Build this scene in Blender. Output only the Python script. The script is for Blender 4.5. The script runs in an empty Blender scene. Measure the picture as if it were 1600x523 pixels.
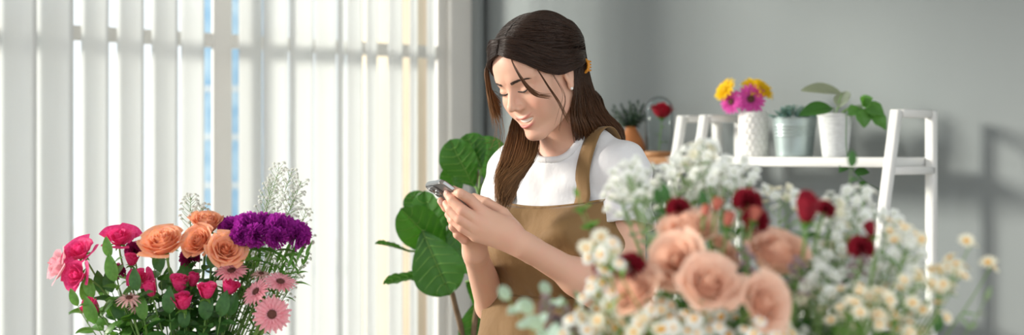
import bpy, math, random
import numpy as np
from mathutils import Vector, Matrix
random.seed(7); np.random.seed(7)
C = bpy.context.scene.collection
sc = bpy.context.scene
PI = math.pi
# ------------------------------------------------------------------ camera
FPX = 2222.2; CZ = 1.31; HY = 240.0
cam = bpy.data.cameras.new('camera'); camo = bpy.data.objects.new('camera', cam); C.objects.link(camo)
cam.sensor_width = 36; cam.lens = 50; cam.shift_x = 0; cam.shift_y = -(261.5 - HY) / 1600
camo.location = (0, 0, CZ); camo.rotation_euler = (PI / 2, 0, 0)
cam.dof.use_dof = True; cam.dof.focus_distance = 2.58; cam.dof.aperture_fstop = 2.8
cam.clip_start = 0.05; cam.clip_end = 100
sc.camera = camo
# ------------------------------------------------------------------ light
sc.view_settings.view_transform = 'Standard'; sc.view_settings.look = 'None'
sc.view_settings.exposure = 0.42; sc.view_settings.gamma = 1.0; sc.view_settings.use_curve_mapping = False
w = bpy.data.worlds.new('world'); sc.world = w; w.use_nodes = True
w.node_tree.nodes['Background'].inputs[0].default_value = (0.93, 0.97, 1.0, 1)
w.node_tree.nodes['Background'].inputs[1].default_value = 1.05
sun = bpy.data.lights.new('sun', 'SUN'); sun.energy = 4.4; sun.angle = math.radians(13); sun.color = (1.0, 0.93, 0.83)
suno = bpy.data.objects.new('sun', sun); C.objects.link(suno)
SUNDIR = Vector((-0.90, 0.10, 0.25)).normalized()
suno.rotation_euler = SUNDIR.to_track_quat('Z', 'Y').to_euler(); suno.location = (-4, 0, 4)

def P(px, py, Y):
    return np.array([(px - 800) / FPX * Y, Y, CZ - (py - HY) / FPX * Y])
def nz(v):
    v = np.asarray(v, float); return v / (np.linalg.norm(v) + 1e-12)

# ------------------------------------------------------------------ materials
def mat(name, col, rough=.6, metal=0, spec=.5, trans=0, sss=0, noise=None, bump=None, attr=None, coat=0, alpha=1, transmission=0, ior=1.45, tcol=None, sssr=(1, .35, .2), sssc=.01, wave=None, sheen=0):
    m = bpy.data.materials.new(name); m.use_nodes = True
    nt = m.node_tree; N = nt.nodes; L = nt.links
    b = N['Principled BSDF']; out = N['Material Output']
    b.inputs['Base Color'].default_value = (*col, 1); b.inputs['Roughness'].default_value = rough
    b.inputs['Metallic'].default_value = metal; b.inputs['Specular IOR Level'].default_value = spec
    b.inputs['IOR'].default_value = ior
    b.inputs['Coat Weight'].default_value = coat
    b.inputs['Transmission Weight'].default_value = transmission
    b.inputs['Sheen Weight'].default_value = sheen
    if sss:
        b.inputs['Subsurface Weight'].default_value = sss; b.inputs['Subsurface Radius'].default_value = sssr
        b.inputs['Subsurface Scale'].default_value = sssc
    csock = None
    if attr:
        a = N.new('ShaderNodeAttribute'); a.attribute_name = attr; csock = a.outputs['Color']
    tc = N.new('ShaderNodeTexCoord')
    if noise:                      # (scale, second colour, lo, hi [, stretch])
        nt_ = N.new('ShaderNodeTexNoise'); nt_.inputs['Scale'].default_value = noise[0]; nt_.inputs['Detail'].default_value = 4
        src = tc.outputs['Object']
        if len(noise) > 4:
            mp = N.new('ShaderNodeMapping'); mp.inputs['Scale'].default_value = noise[4]; L.new(src, mp.inputs[0]); src = mp.outputs[0]
        L.new(src, nt_.inputs['Vector'])
        r = N.new('ShaderNodeMapRange'); r.inputs['From Min'].default_value = noise[2]; r.inputs['From Max'].default_value = noise[3]
        L.new(nt_.outputs['Fac'], r.inputs['Value'])
        mx = N.new('ShaderNodeMix'); mx.data_type = 'RGBA'
        L.new(r.outputs['Result'], mx.inputs['Factor'])
        if csock: L.new(csock, mx.inputs['A'])
        else: mx.inputs['A'].default_value = (*col, 1)
        mx.inputs['B'].default_value = (*noise[1], 1)
        csock = mx.outputs['Result']
    if csock: L.new(csock, b.inputs['Base Color'])
    if bump:                       # (scale, strength, distance [, stretch])
        bt = N.new('ShaderNodeTexNoise'); bt.inputs['Scale'].default_value = bump[0]; bt.inputs['Detail'].default_value = 5
        src = tc.outputs['Object']
        if len(bump) > 3:
            mp = N.new('ShaderNodeMapping'); mp.inputs['Scale'].default_value = bump[3]; L.new(src, mp.inputs[0]); src = mp.outputs[0]
        L.new(src, bt.inputs['Vector'])
        bn = N.new('ShaderNodeBump'); bn.inputs['Strength'].default_value = bump[1]; bn.inputs['Distance'].default_value = bump[2]
        L.new(bt.outputs['Fac'], bn.inputs['Height']); L.new(bn.outputs['Normal'], b.inputs['Normal'])
    if trans:
        t = N.new('ShaderNodeBsdfTranslucent'); ms = N.new('ShaderNodeMixShader'); ms.inputs[0].default_value = trans
        if tcol: t.inputs[0].default_value = (*tcol, 1)
        elif csock: L.new(csock, t.inputs[0])
        else: t.inputs[0].default_value = (*col, 1)
        L.new(b.outputs[0], ms.inputs[1]); L.new(t.outputs[0], ms.inputs[2]); L.new(ms.outputs[0], out.inputs[0])
    return m
M = {}
M['wall'] = mat('grey_wall_paint', (.245, .268, .268), .85, noise=(1.5, (.232, .255, .257), .3, .7), bump=(60, .08, .002))
M['ceil'] = mat('ceiling_paint', (.8, .8, .8), .9, noise=(2, (.77, .77, .77), .3, .7))
M['floor'] = mat('floor_boards', (.42, .36, .3), .5, noise=(3, (.33, .27, .22), .3, .7, (8, 1, 1)))
M['frame'] = mat('window_frame_paint', (.80, .78, .74), .45, noise=(5, (.76, .745, .71), .3, .7))
M['slat'] = mat('blind_fabric', (.86, .87, .87),   .9, trans=.66, noise=(40, (.82, .83, .83), .3, .7, (1, 1, .05)), tcol=(.90, .91, .90))
M['glass'] = mat('clear_glass', (.97, 1, .99), .01, transmission=1, ior=1.45)
M['white'] = mat('white_painted_wood', (.82, .82, .80), .4, noise=(12, (.78, .78, .75), .35, .7), bump=(30, .1, .001))
M['wood'] = mat('oak_wood', (.50, .25, .10), .5, noise=(6, (.36, .17, .07), .3, .7, (1, 8, 8)))
M['beige'] = mat('beige_render', (.74, .62, .46), .9, noise=(4, (.70, .58, .43), .3, .7))
M['bluegl'] = mat('blue_facade', (.22, .42, .62), .3, noise=(3, (.55, .70, .80), .35, .65))
M['ground'] = mat('outdoor_paving', (.7, .69, .66), .9, noise=(3, (.6, .6, .57), .3, .7))
M['skin'] = mat('skin', (.7, .45, .35), .48, attr='Col', sss=.16, sssc=.012, spec=.35, noise=(35, (.74, .40, .30), .45, .85), bump=(300, .16, .0008))
M['hair'] = mat('hair', (.03, .015, .01), .38, attr='Col', spec=.32)
M['tee'] = mat('white_cotton', (.74, .74, .75), .85, bump=(22, .6, .008, (1, 1, .5)), sheen=.1)
M['apron'] = mat('tan_canvas', (.235, .135, .048), .75, noise=(9, (.20, .11, .038), .3, .7), bump=(16, .7, .010, (1, 1, .6)), sheen=.1)
M['apronseam'] = mat('tan_canvas_seam', (.17, .095, .035), .8, noise=(60, (.14, .08, .03), .3, .7))
M['trouser'] = mat('dark_denim', (.05, .06, .09), .8, noise=(80, (.08, .09, .12), .3, .7))
M['shoe'] = mat('shoe_canvas', (.6, .6, .58), .7, noise=(40, (.5, .5, .48), .3, .7))
M['teeth'] = mat('teeth', (.85, .82, .76), .25, noise=(50, (.82, .79, .72), .3, .7))
M['nail'] = mat('fingernail', (.78, .50, .42), .2, noise=(90, (.80, .55, .47), .3, .7), coat=.4)
M['lash'] = mat('lash_black', (.012, .009, .008), .6, noise=(50, (.02, .012, .01), .3, .7))
M['brow'] = mat('eyebrow_brown', (.045, .024, .016), .7, noise=(90, (.08, .045, .03), .3, .7))
M['eye'] = mat('eye_white', (.7, .68, .66), .15, noise=(20, (.66, .63, .6), .3, .7))
M['clip'] = mat('amber_plastic', (.75, .33, .03), .25, noise=(40, (.6, .22, .02), .3, .7))
M['pearl'] = mat('pearl', (.9, .88, .85), .15, metal=.3, noise=(20, (.85, .83, .8), .3, .7))
M['phoneback'] = mat('phone_graphite_glass', (.17, .178, .185), .3, metal=.35, coat=.6, noise=(8, (.15, .157, .165), .3, .7))
M['phonerim'] = mat('phone_steel_rim', (.45, .45, .44), .18, metal=1, noise=(20, (.38, .38, .38), .3, .7))
M['black'] = mat('black_glass', (.01, .01, .012), .08, coat=1, noise=(20, (.015, .015, .018), .3, .7))
M['terra'] = mat('terracotta', (.50, .19, .06), .55, noise=(14, (.42, .15, .05), .3, .7))
M['ceram'] = mat('white_ceramic', (.82, .80, .77), .35, noise=(10, (.78, .76, .72), .3, .7))
M['pot'] = mat('white_stone_pot', (.74, .75, .75), .8, noise=(60, (.62, .63, .63), .35, .7, (1, 1, 3)), bump=(80, .5, .003, (1, 1, 3)))
M['zinc'] = mat('zinc', (.42, .49, .48), .38, metal=.75, noise=(14, (.34, .41, .41), .3, .7))
M['soil'] = mat('potting_soil', (.03, .02, .013), .95, noise=(80, (.06, .04, .03), .3, .7))
M['table'] = mat('table_top', (.55, .42, .3), .5, noise=(5, (.45, .33, .22), .3, .7, (1, 8, 1)))
def petal(name, col, col2, rough=.55, tr=.35, sc_=8):
    M[name] = mat(name, col, rough, trans=tr, noise=(sc_, col2, .35, .65), bump=(40, .15, .002), spec=.25)
petal('peach', (.96, .46, .22), (.95, .50, .36)); petal('pinkpeach', (.92, .68, .54), (.90, .58, .43))
petal('hotpink', (.80, .03, .19), (.88, .09, .30)); petal('softpink', (.90, .42, .50), (.92, .58, .62))
petal('gerbpink', (.93, .40, .48), (.94, .52, .56)); petal('palepink', (.90, .52, .52), (.90, .62, .58))
petal('purple', (.40, .02, .36), (.52, .05, .48), sc_=30); petal('magenta', (.78, .09, .48), (.84, .16, .56))
petal('yellow', (.95, .62, .01), (.95, .72, .03)); petal('darkred', (.22, .012, .025), (.36, .02, .04))
petal('redrose', (.36, .005, .02), (.45, .01, .03)); petal('maroon', (.16, .02, .02), (.3, .06, .04))
petal('whitep', (.90, .91, .88), (.86, .88, .82), tr=.22); petal('cream', (.86, .82, .64), (.88, .86, .74), tr=.22)
petal('budcoral', (.62, .16, .12), (.70, .30, .22)); petal('magdark', (.30, .01, .10), (.40, .02, .14))
petal('dusty', (.30, .22, .26), (.38, .28, .30))
def leafm(name, col, col2, tr=.3, rough=.4, sc_=6): M[name] = mat(name, col, rough, trans=tr, noise=(sc_, col2, .35, .65), tcol=(col[0] * 2.2, col[1] * 2, col[2] * .8), spec=.45)
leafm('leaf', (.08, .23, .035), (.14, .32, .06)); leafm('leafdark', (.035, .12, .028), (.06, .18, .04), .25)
leafm('figleaf', (.035, .14, .018), (.07, .22, .03), .30, .3, 9); leafm('stem', (.14, .28, .06), (.20, .34, .10), .1)
leafm('sagegreen', (.20, .29, .18), (.27, .34, .22), .2, .6); leafm('eucal', (.30, .42, .38), (.36, .48, .42), .25, .6)
leafm('bluegreen', (.17, .32, .33), (.28, .44, .45), .2, .6); leafm('greyleaf', (.25, .30, .25), (.36, .40, .34), .35, .5)
leafm('ivy', (.07, .20, .04), (.12, .30, .07), .3, .35)
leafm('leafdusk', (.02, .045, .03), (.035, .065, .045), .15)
leafm('vein', (.16, .34, .06), (.20, .40, .08), .1)
M['bark'] = mat('bark', (.14, .09, .05), .9, noise=(40, (.22, .15, .09), .3, .7), bump=(60, .6, .003))
M['gcenter'] = mat('dark_flower_center', (.05, .02, .02), .8, noise=(200, (.25, .08, .05), .4, .65))
M['ccenter'] = mat('yellow_flower_center', (.82, .42, .0), .8, noise=(300, (.66, .30, .0), .35, .7))
M['tinygreen'] = mat('tiny_green_calyx', (.30, .36, .16), .7, noise=(90, (.42, .44, .24), .3, .7))

# ------------------------------------------------------------------ mesh helpers
class MB:
    def __init__(s): s.v = []; s.f = []; s.n = 0; s.c = []; s.mi = []
    def add(s, V, F, col=None, mi=0):
        V = np.asarray(V, float).reshape(-1, 3); s.v.append(V)
        s.f += [tuple(i + s.n for i in q) for q in F]; s.n += len(V); s.mi += [mi] * len(F)
        s.c.append(np.tile(np.array(col if col is not None else (1, 1, 1)), (len(V), 1)) if col is None or np.ndim(col) == 1 else np.asarray(col))
        return s
    def grid(s, G, cu=False, cv=False, mi=0, col=None):
        n, m = G.shape[:2]; F = []
        for i in range(n if cu else n - 1):
            for j in range(m if cv else m - 1):
                F.append((i * m + j, ((i + 1) % n) * m + j, ((i + 1) % n) * m + (j + 1) % m, i * m + (j + 1) % m))
        return s.add(G.reshape(-1, 3), F, col, mi)
    def tube(s, path, r, k=6, mi=0, caps=True, flat=1.0, col=None):
        path = np.asarray(path, float); n = len(path); r = np.broadcast_to(np.asarray(r, float), (n,))
        T = np.gradient(path, axis=0); T /= np.linalg.norm(T, axis=1)[:, None] + 1e-12
        a = np.array([0, 0, 1.]) if abs(T[0][2]) < .9 else np.array([1., 0, 0])
        U = nz(np.cross(T[0], a)); rings = []
        an = np.arange(k) * 2 * PI / k
        for i in range(n):
            U = nz(U - T[i] * U.dot(T[i])); W = np.cross(T[i], U)
            rings.append(path[i] + r[i] * (np.cos(an)[:, None] * U + flat * np.sin(an)[:, None] * W))
        G = np.array(rings); base = s.n
        s.grid(G, cv=True, mi=mi, col=col)
        if caps:
            s.f.append(tuple(base + i for i in range(k))); s.f.append(tuple(base + (n - 1) * k + i for i in reversed(range(k)))); s.mi += [mi, mi]
        return s
    def lathe(s, prof, k=32, c=(0, 0, 0), mi=0, closed=False):
        prof = np.asarray(prof, float); an = np.arange(k) * 2 * PI / k
        G = np.stack([np.stack([c[0] + p[0] * np.cos(an), c[1] + p[0] * np.sin(an), np.full(k, c[2] + p[1])], 1) for p in prof])
        return s.grid(G, cv=True, cu=closed, mi=mi)
    def box(s, c, size, ex=(1, 0, 0), ey=(0, 1, 0), ez=(0, 0, 1), bev=0, mi=0):
        c = np.array(c, float); E = [nz(ex), nz(ey), nz(ez)]; h = np.array(size, float) / 2
        if not bev: bev = min(h) * .12
        V = []; idx = {}
        # chamfered box: 24 vertices
        for sx in (-1, 1):
            for sy in (-1, 1):
                for sz in (-1, 1):
                    for a in range(3):
                        p = np.array([sx, sy, sz]) * h; q = p.copy()
                        for o in range(3):
                            if o != a: q[o] -= np.sign(p[o]) * bev
                        idx[(sx, sy, sz, a)] = len(V); V.append(c + sum(q[i] * E[i] for i in range(3)))
        F = []
        for a in range(3):
            b_, d_ = [(1, 2), (2, 0), (0, 1)][a]
            for sg in (-1, 1):
                ring = []
                for (p, q) in ((-1, -1), (1, -1), (1, 1), (-1, 1)):
                    t = [0, 0, 0]; t[a] = sg; t[b_] = p; t[d_] = q; ring.append(idx[(*t, a)])
                F.append(tuple(ring) if sg > 0 else tuple(reversed(ring)))
            for p in (-1, 1):
                for q in (-1, 1):       # edge chamfers along axis a
                    t0 = [0, 0, 0]; t1 = [0, 0, 0]; t0[a] = -1; t1[a] = 1
                    for t in (t0, t1): t[b_] = p; t[d_] = q
                    F.append((idx[(*t0, b_)], idx[(*t1, b_)], idx[(*t1, d_)], idx[(*t0, d_)]))
        for sx in (-1, 1):
            for sy in (-1, 1):
                for sz in (-1, 1): F.append(tuple(idx[(sx, sy, sz, a)] for a in range(3)))
        return s.add(V, F, None, mi)
    def mesh(s, name, mats, smooth=True, attr=False):
        me = bpy.data.meshes.new(name); V = np.concatenate(s.v)
        me.from_pydata(V.tolist(), [], s.f)
        for m in (mats if isinstance(mats, (list, tuple)) else [mats]): me.materials.append(m)
        me.polygons.foreach_set('material_index', s.mi); me.polygons.foreach_set('use_smooth', [smooth] * len(me.polygons))
        if attr:
            ca = me.color_attributes.new('Col', 'FLOAT_COLOR', 'POINT'); col = np.concatenate([np.concatenate(s.c), np.ones((s.n, 1))], 1)
            ca.data.foreach_set('color', col.astype(np.float32).ravel())
        me.update(); return me

def link(name, me, parent=None, mx=None):
    o = bpy.data.objects.new(name, me); C.objects.link(o)
    if parent is not None: o.parent = parent
    if mx is not None: o.matrix_local = mx
    return o
def fixn(o):
    import bmesh
    b = bmesh.new(); b.from_mesh(o.data); bmesh.ops.recalc_face_normals(b, faces=b.faces); b.to_mesh(o.data); b.free(); return o
def obj(name, mb, m, parent=None, smooth=True, world=True, attr=False, fix=True):
    """mb holds WORLD coordinates; re-expressed about the parent's origin"""
    if parent is not None and world:
        org = origin_of(parent); mb.v = [v - org for v in mb.v]
    o = link(name, mb.mesh(name, m, smooth, attr), parent)
    return fixn(o) if fix else o
def origin_of(o):
    t = np.zeros(3)
    while o is not None: t = t + np.array(o.location); o = o.parent
    return t
def tag(o, label=None, cat=None, group=None, kind=None):
    if label: o['label'] = label
    if cat: o['category'] = cat
    if group: o['group'] = group
    if kind: o['kind'] = kind
    return o
def thing(name, label, cat, loc=(0, 0, 0), group=None):
    o = bpy.data.objects.new(name, None); C.objects.link(o); o.location = Vector([float(x) for x in loc]); o.empty_display_size = .05
    return tag(o, label, cat, group)
def struct(name, mb, m, smooth=False, label=None):
    o = link(name, mb.mesh(name, m, smooth)); fixn(o); o['kind'] = 'structure'
    if label: o['label'] = label
    return o
def smooth_path(pts, n=24):
    pts = np.array(pts, float); 
    if len(pts) == 2: return pts[0] + np.linspace(0, 1, n)[:, None] * (pts[1] - pts[0])
    k = len(pts); t = np.linspace(0, k - 1, n); out = []
    e = np.vstack([2 * pts[0] - pts[1], pts, 2 * pts[-1] - pts[-2]])
    for x in t:
        i = min(int(x), k - 2); f = x - i; p0, p1, p2, p3 = e[i:i + 4]
        out.append(.5 * ((2 * p1) + (-p0 + p2) * f + (2 * p0 - 5 * p1 + 4 * p2 - p3) * f * f + (-p0 + 3 * p1 - 3 * p2 + p3) * f ** 3))
    return np.array(out)
def frame_z(d, roll=0):
    z = nz(d); a = np.array([0, 0, 1.]) if abs(z[2]) < .95 else np.array([0, 1., 0]); x = nz(np.cross(a, z)); y = np.cross(z, x)
    c, s = math.cos(roll), math.sin(roll); x2 = c * x + s * y; y2 = -s * x + c * y
    return np.stack([x2, y2, z], 1)
def mx_at(loc, d, scale=1, roll=0):
    R = frame_z(d, roll) * scale; m = Matrix.Identity(4)
    for i in range(3):
        for j in range(3): m[i][j] = R[i, j]
        m[i][3] = float(loc[i])
    return m

# ------------------------------------------------------------------ the room
DW = np.array([.777, .629, 0]); DB = np.array([.629, -.777, 0])     # window wall runs along DW into the corner, back wall along DB from it
CORN = np.array([-.104, 5.21, 0]); OUT = np.array([-.629, .777, 0])  # OUT: outdoors, through the window wall
ZU = np.array([0, 0, 1.])
def swin(px, q=0.0):            # distance from the corner along the window wall of the point seen at column px, q metres inside the room
    u = (px - 800) / FPX; b = CORN - OUT * q
    return (b[0] - u * b[1]) / (DW[0] - u * DW[1])
def wpt(s, z, q=0.0):
    p = CORN - DW * s - OUT * q; return np.array([p[0], p[1], z])
def tback(px, q=0.0):
    u = (px - 800) / FPX; b = CORN - DW * q
    return (u * b[1] - b[0]) / (DB[0] - u * DB[1])
def bpt(t, z, q=0.0):
    p = CORN + DB * t - DW * q; return np.array([p[0], p[1], z])
CEIL = 2.75
def wallbox(mb, a, b, z0, z1, th, nrm, mi=0):
    a = np.array(a, float); b = np.array(b, float); d = b - a; c = (a + b) / 2; c[2] = (z0 + z1) / 2
    d[2] = 0; return mb.box(c + nrm * th / 2, (np.linalg.norm(d), th, z1 - z0), ex=d, ey=nrm, bev=.002, mi=mi)
mb = MB(); wallbox(mb, CORN - DB * .1, CORN + DB * 3.6, 0, CEIL, .12, DW); struct('wall_back', mb, M['wall'])
mb = MB(); wallbox(mb, wpt(-.05, 0), wpt(.04, 0), 0, CEIL, .12, OUT); wallbox(mb, wpt(.02, 0), wpt(3.0, 0), 2.62, CEIL, .12, OUT)
wallbox(mb, wpt(.02, 0), wpt(5.2, 0), 2.62, CEIL, .12, OUT)
struct('wall_window', mb, M['wall'])
fl = MB(); fl.box((0.3, 2.3, -.05), (11, 9, .1)); struct('floor', fl, M['floor'])
cl = MB()
def poly_slab(mb, pts, z0, z1):
    n = len(pts); V = [(p[0], p[1], z) for z in (z0, z1) for p in pts]
    mb.add(V, [tuple(range(n)), tuple(range(n, 2 * n))] + [(i, (i + 1) % n, n + (i + 1) % n, n + i) for i in range(n)])
poly_slab(cl, [CORN + OUT * .1 + DW * .1, CORN + DB * 3.6 + DW * .1, CORN + DB * 3.6 - DW * 5.2, CORN - DW * 5.2 + OUT * .1], CEIL, CEIL + .1)
struct('ceiling', cl, M['ceil'])
# window frames
mb = MB()
def jamb(mb, px0, px1, z0, z1, q0, q1):     # vertical member between two picture columns, q = depth into the room
    s0, s1 = swin(px0, (q0 + q1) / 2), swin(px1, (q0 + q1) / 2)
    c = (wpt(s0, 0, (q0 + q1) / 2) + wpt(s1, 0, (q0 + q1) / 2)) / 2; c[2] = (z0 + z1) / 2
    mb.box(c, (abs(s0 - s1), abs(q1 - q0), z1 - z0), ex=DW, ey=OUT, bev=.003)
WT = 2.62
jamb(mb, 332, 361, 0, WT, -.060, -.042)
jamb(mb, 681, 698, 0, WT, -.070, -.045)
zt = 1.31 + 178 / FPX * swin(335) * 0
Yt = wpt(swin(340), 0)[1]
zt = CZ + (HY - 61) / FPX * Yt
s_end = 5.2
mb.box((wpt(.1, 0, -.06) + wpt(s_end, 0, -.06)) / 2 + ZU * zt, (s_end - .1, .03, .045), ex=DW, ey=OUT, bev=.003)
mb.box((wpt(.1, 0, -.06) + wpt(s_end, 0, -.06)) / 2 + ZU * .06, (s_end - .1, .07, .12), ex=DW, ey=OUT, bev=.003)
mb.box((wpt(.1, 0, -.06) + wpt(s_end, 0, -.06)) / 2 + ZU * (WT - .04), (s_end - .1, .07, .08), ex=DW, ey=OUT, bev=.003)
for s in (2.35, 3.3, 4.25, 5.17):
    mb.box(wpt(s, WT / 2, -.065), (.06, .07, WT), ex=DW, ey=OUT, bev=.003)
struct('window_1', mb, M['frame'], label='white framed floor-to-ceiling window with a dark cross rail')
mb = MB(); jamb(mb, 701, 737, 0, WT, -.04, -.012); struct('trim_1', mb, M['frame'])
mb = MB(); jamb(mb, 737, 746, 0, WT, -.05, .03); struct('trim_2', mb, M['wall'])
# glass pane
mb = MB(); s0, s1 = swin(680), 2.4
mb.box((wpt(s0, 0, -.075) + wpt(s1, 0, -.075)) / 2 + ZU * (WT / 2), (s1 - s0, .004, WT - .1), ex=DW, ey=OUT, bev=.0005)
# window glass is kept thin and clear
gm = bpy.data.materials.new('window_glass'); gm.use_nodes = True
nt = gm.node_tree; pb = nt.nodes['Principled BSDF']; tr = nt.nodes.new('ShaderNodeBsdfTransparent'); tr.inputs[0].default_value = (.96, .98, .98, 1)
fr = nt.nodes.new('ShaderNodeFresnel'); fr.inputs[0].default_value = 1.13; ms = nt.nodes.new('ShaderNodeMixShader')
gl = nt.nodes.new('ShaderNodeBsdfGlossy'); gl.inputs['Roughness'].default_value = .02
nt.links.new(fr.outputs[0], ms.inputs[0]); nt.links.new(tr.outputs[0], ms.inputs[1]); nt.links.new(gl.outputs[0], ms.inputs[2]); nt.links.new(ms.outputs[0], nt.nodes['Material Output'].inputs[0])
M['winglass'] = gm
struct('window_2', mb, gm, label='clear window glass behind the blinds')
# vertical blinds -------------------------------------------------------
def slat(root, px0, px1, q, tilt, z1=2.58, z0=.05):
    s0, s1 = swin(px0, q), swin(px1, q)
    for _ in range(6): cs = (s0 + s1) / 2; s0, s1 = swin(px0, q + (s0 - cs) * math.tan(tilt)), swin(px1, q + (s1 - cs) * math.tan(tilt))
    cs = (s0 + s1) / 2; wd = abs(s0 - s1); G = []
    for i in range(7):
        t = (i / 6 - .5); off = wd * t; bow = .006 * (1 - (2 * t) ** 2)
        G.append([wpt(cs + off, z, q + off * math.tan(tilt) + bow) for z in np.linspace(z0, z1, 6)])
    a = obj('slat', MB().grid(np.array(G)), M['slat'], root, fix=False)
    md = a.modifiers.new('th', 'SOLIDIFY'); md.thickness = .0012
    hb = MB(); hb.box(wpt(cs, z1 + .008, q), (.03, .006, .02), ex=DW, ey=OUT); hb.v = [v - wpt(0, 0, 0) * 0 for v in hb.v]; obj('hanger', hb, M['frame'], a)
def blind(label, sa, sb, q, slats):
    o = wpt((sa + sb) / 2, 0, q); r = thing('vertical_blind', label, 'window blind', o)
    obj('head_rail', MB().box(wpt((sa + sb) / 2, 2.613, q), (abs(sb - sa), .05, .03), ex=DW, ey=OUT), M['frame'], r)
    for s in slats: slat(r, *s)
R0_ = math.radians
blind('white vertical blind left of the window post, slats turned with bright gaps between them', swin(319, .06) - .01, swin(-75, .07), .065,
      [(a_, b_, q_, R0_(t_)) for a_, b_, q_, t_ in [(-62, -4, .075, -42), (-2, 57.5, .075, -42), (57, 115, .074, -42), (127, 170, .06, -34), (183, 225, .06, -34), (237, 278, .06, -34), (283, 319, .06, -8)]])
blind('sunlit white vertical blind right of the window post, reaching to the room corner', swin(681, .04) - .01, swin(372, .035) + .01, .038,
      [(a_, b_, .035 + (a_ % 3) * .003, R0_(6)) for a_, b_ in [(373, 409), (411, 450), (452, 490), (492, 525), (527, 539)]] + [(a_, b_, .04, R0_(-10)) for a_, b_ in [(541, 566), (572, 589), (606, 629), (640, 652), (667, 680)]])
# outdoors
mb = MB(); c = wpt(-1.0, -.06, -12); poly_slab(mb, [CORN - DW * 9 + OUT * .35, CORN + DW * 9 + OUT * .35, CORN + DW * 9 + OUT * 22, CORN - DW * 9 + OUT * 22], -.15, -.06); struct('ground', mb, M['ground'])
r = thing('beige_building', 'beige wall of the neighbouring house outside the right end of the window', 'building', wpt(-1.4, -.06, -2.2))
mb = MB(); b0 = CORN + OUT * 1.4
mb.box(b0 + DW * 1.62 + OUT * .25 + ZU * 2.2, (1.9, .5, 4.5), ex=DW, ey=OUT, bev=.01); obj('wall', mb, M['beige'], r)
mb = MB(); mb.box(b0 + DW * 1.62 + OUT * .25 + ZU * 4.52, (2.0, .7, .14), ex=DW, ey=OUT, bev=.01); obj('roof_edge', mb, M['frame'], r)
# blue façade far outside, seen in the gaps beside the post
r = thing('blue_building', 'blue glazed building far outside behind the window post', 'building', P(345, 240, 16) * [1, 1, 0])
mb = MB(); pc = P(343, 240, 16); mb.box((pc[0], 16.8, 3.0), (.62, 1.2, 7.6), bev=.01); obj('facade', mb, M['bluegl'], r)
for z in np.arange(.4, 6.6, .55): r2 = MB().box((pc[0], 16.19, z), (.62, .03, .05), bev=.002); obj('floor_line', r2, M['frame'], r)
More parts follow.
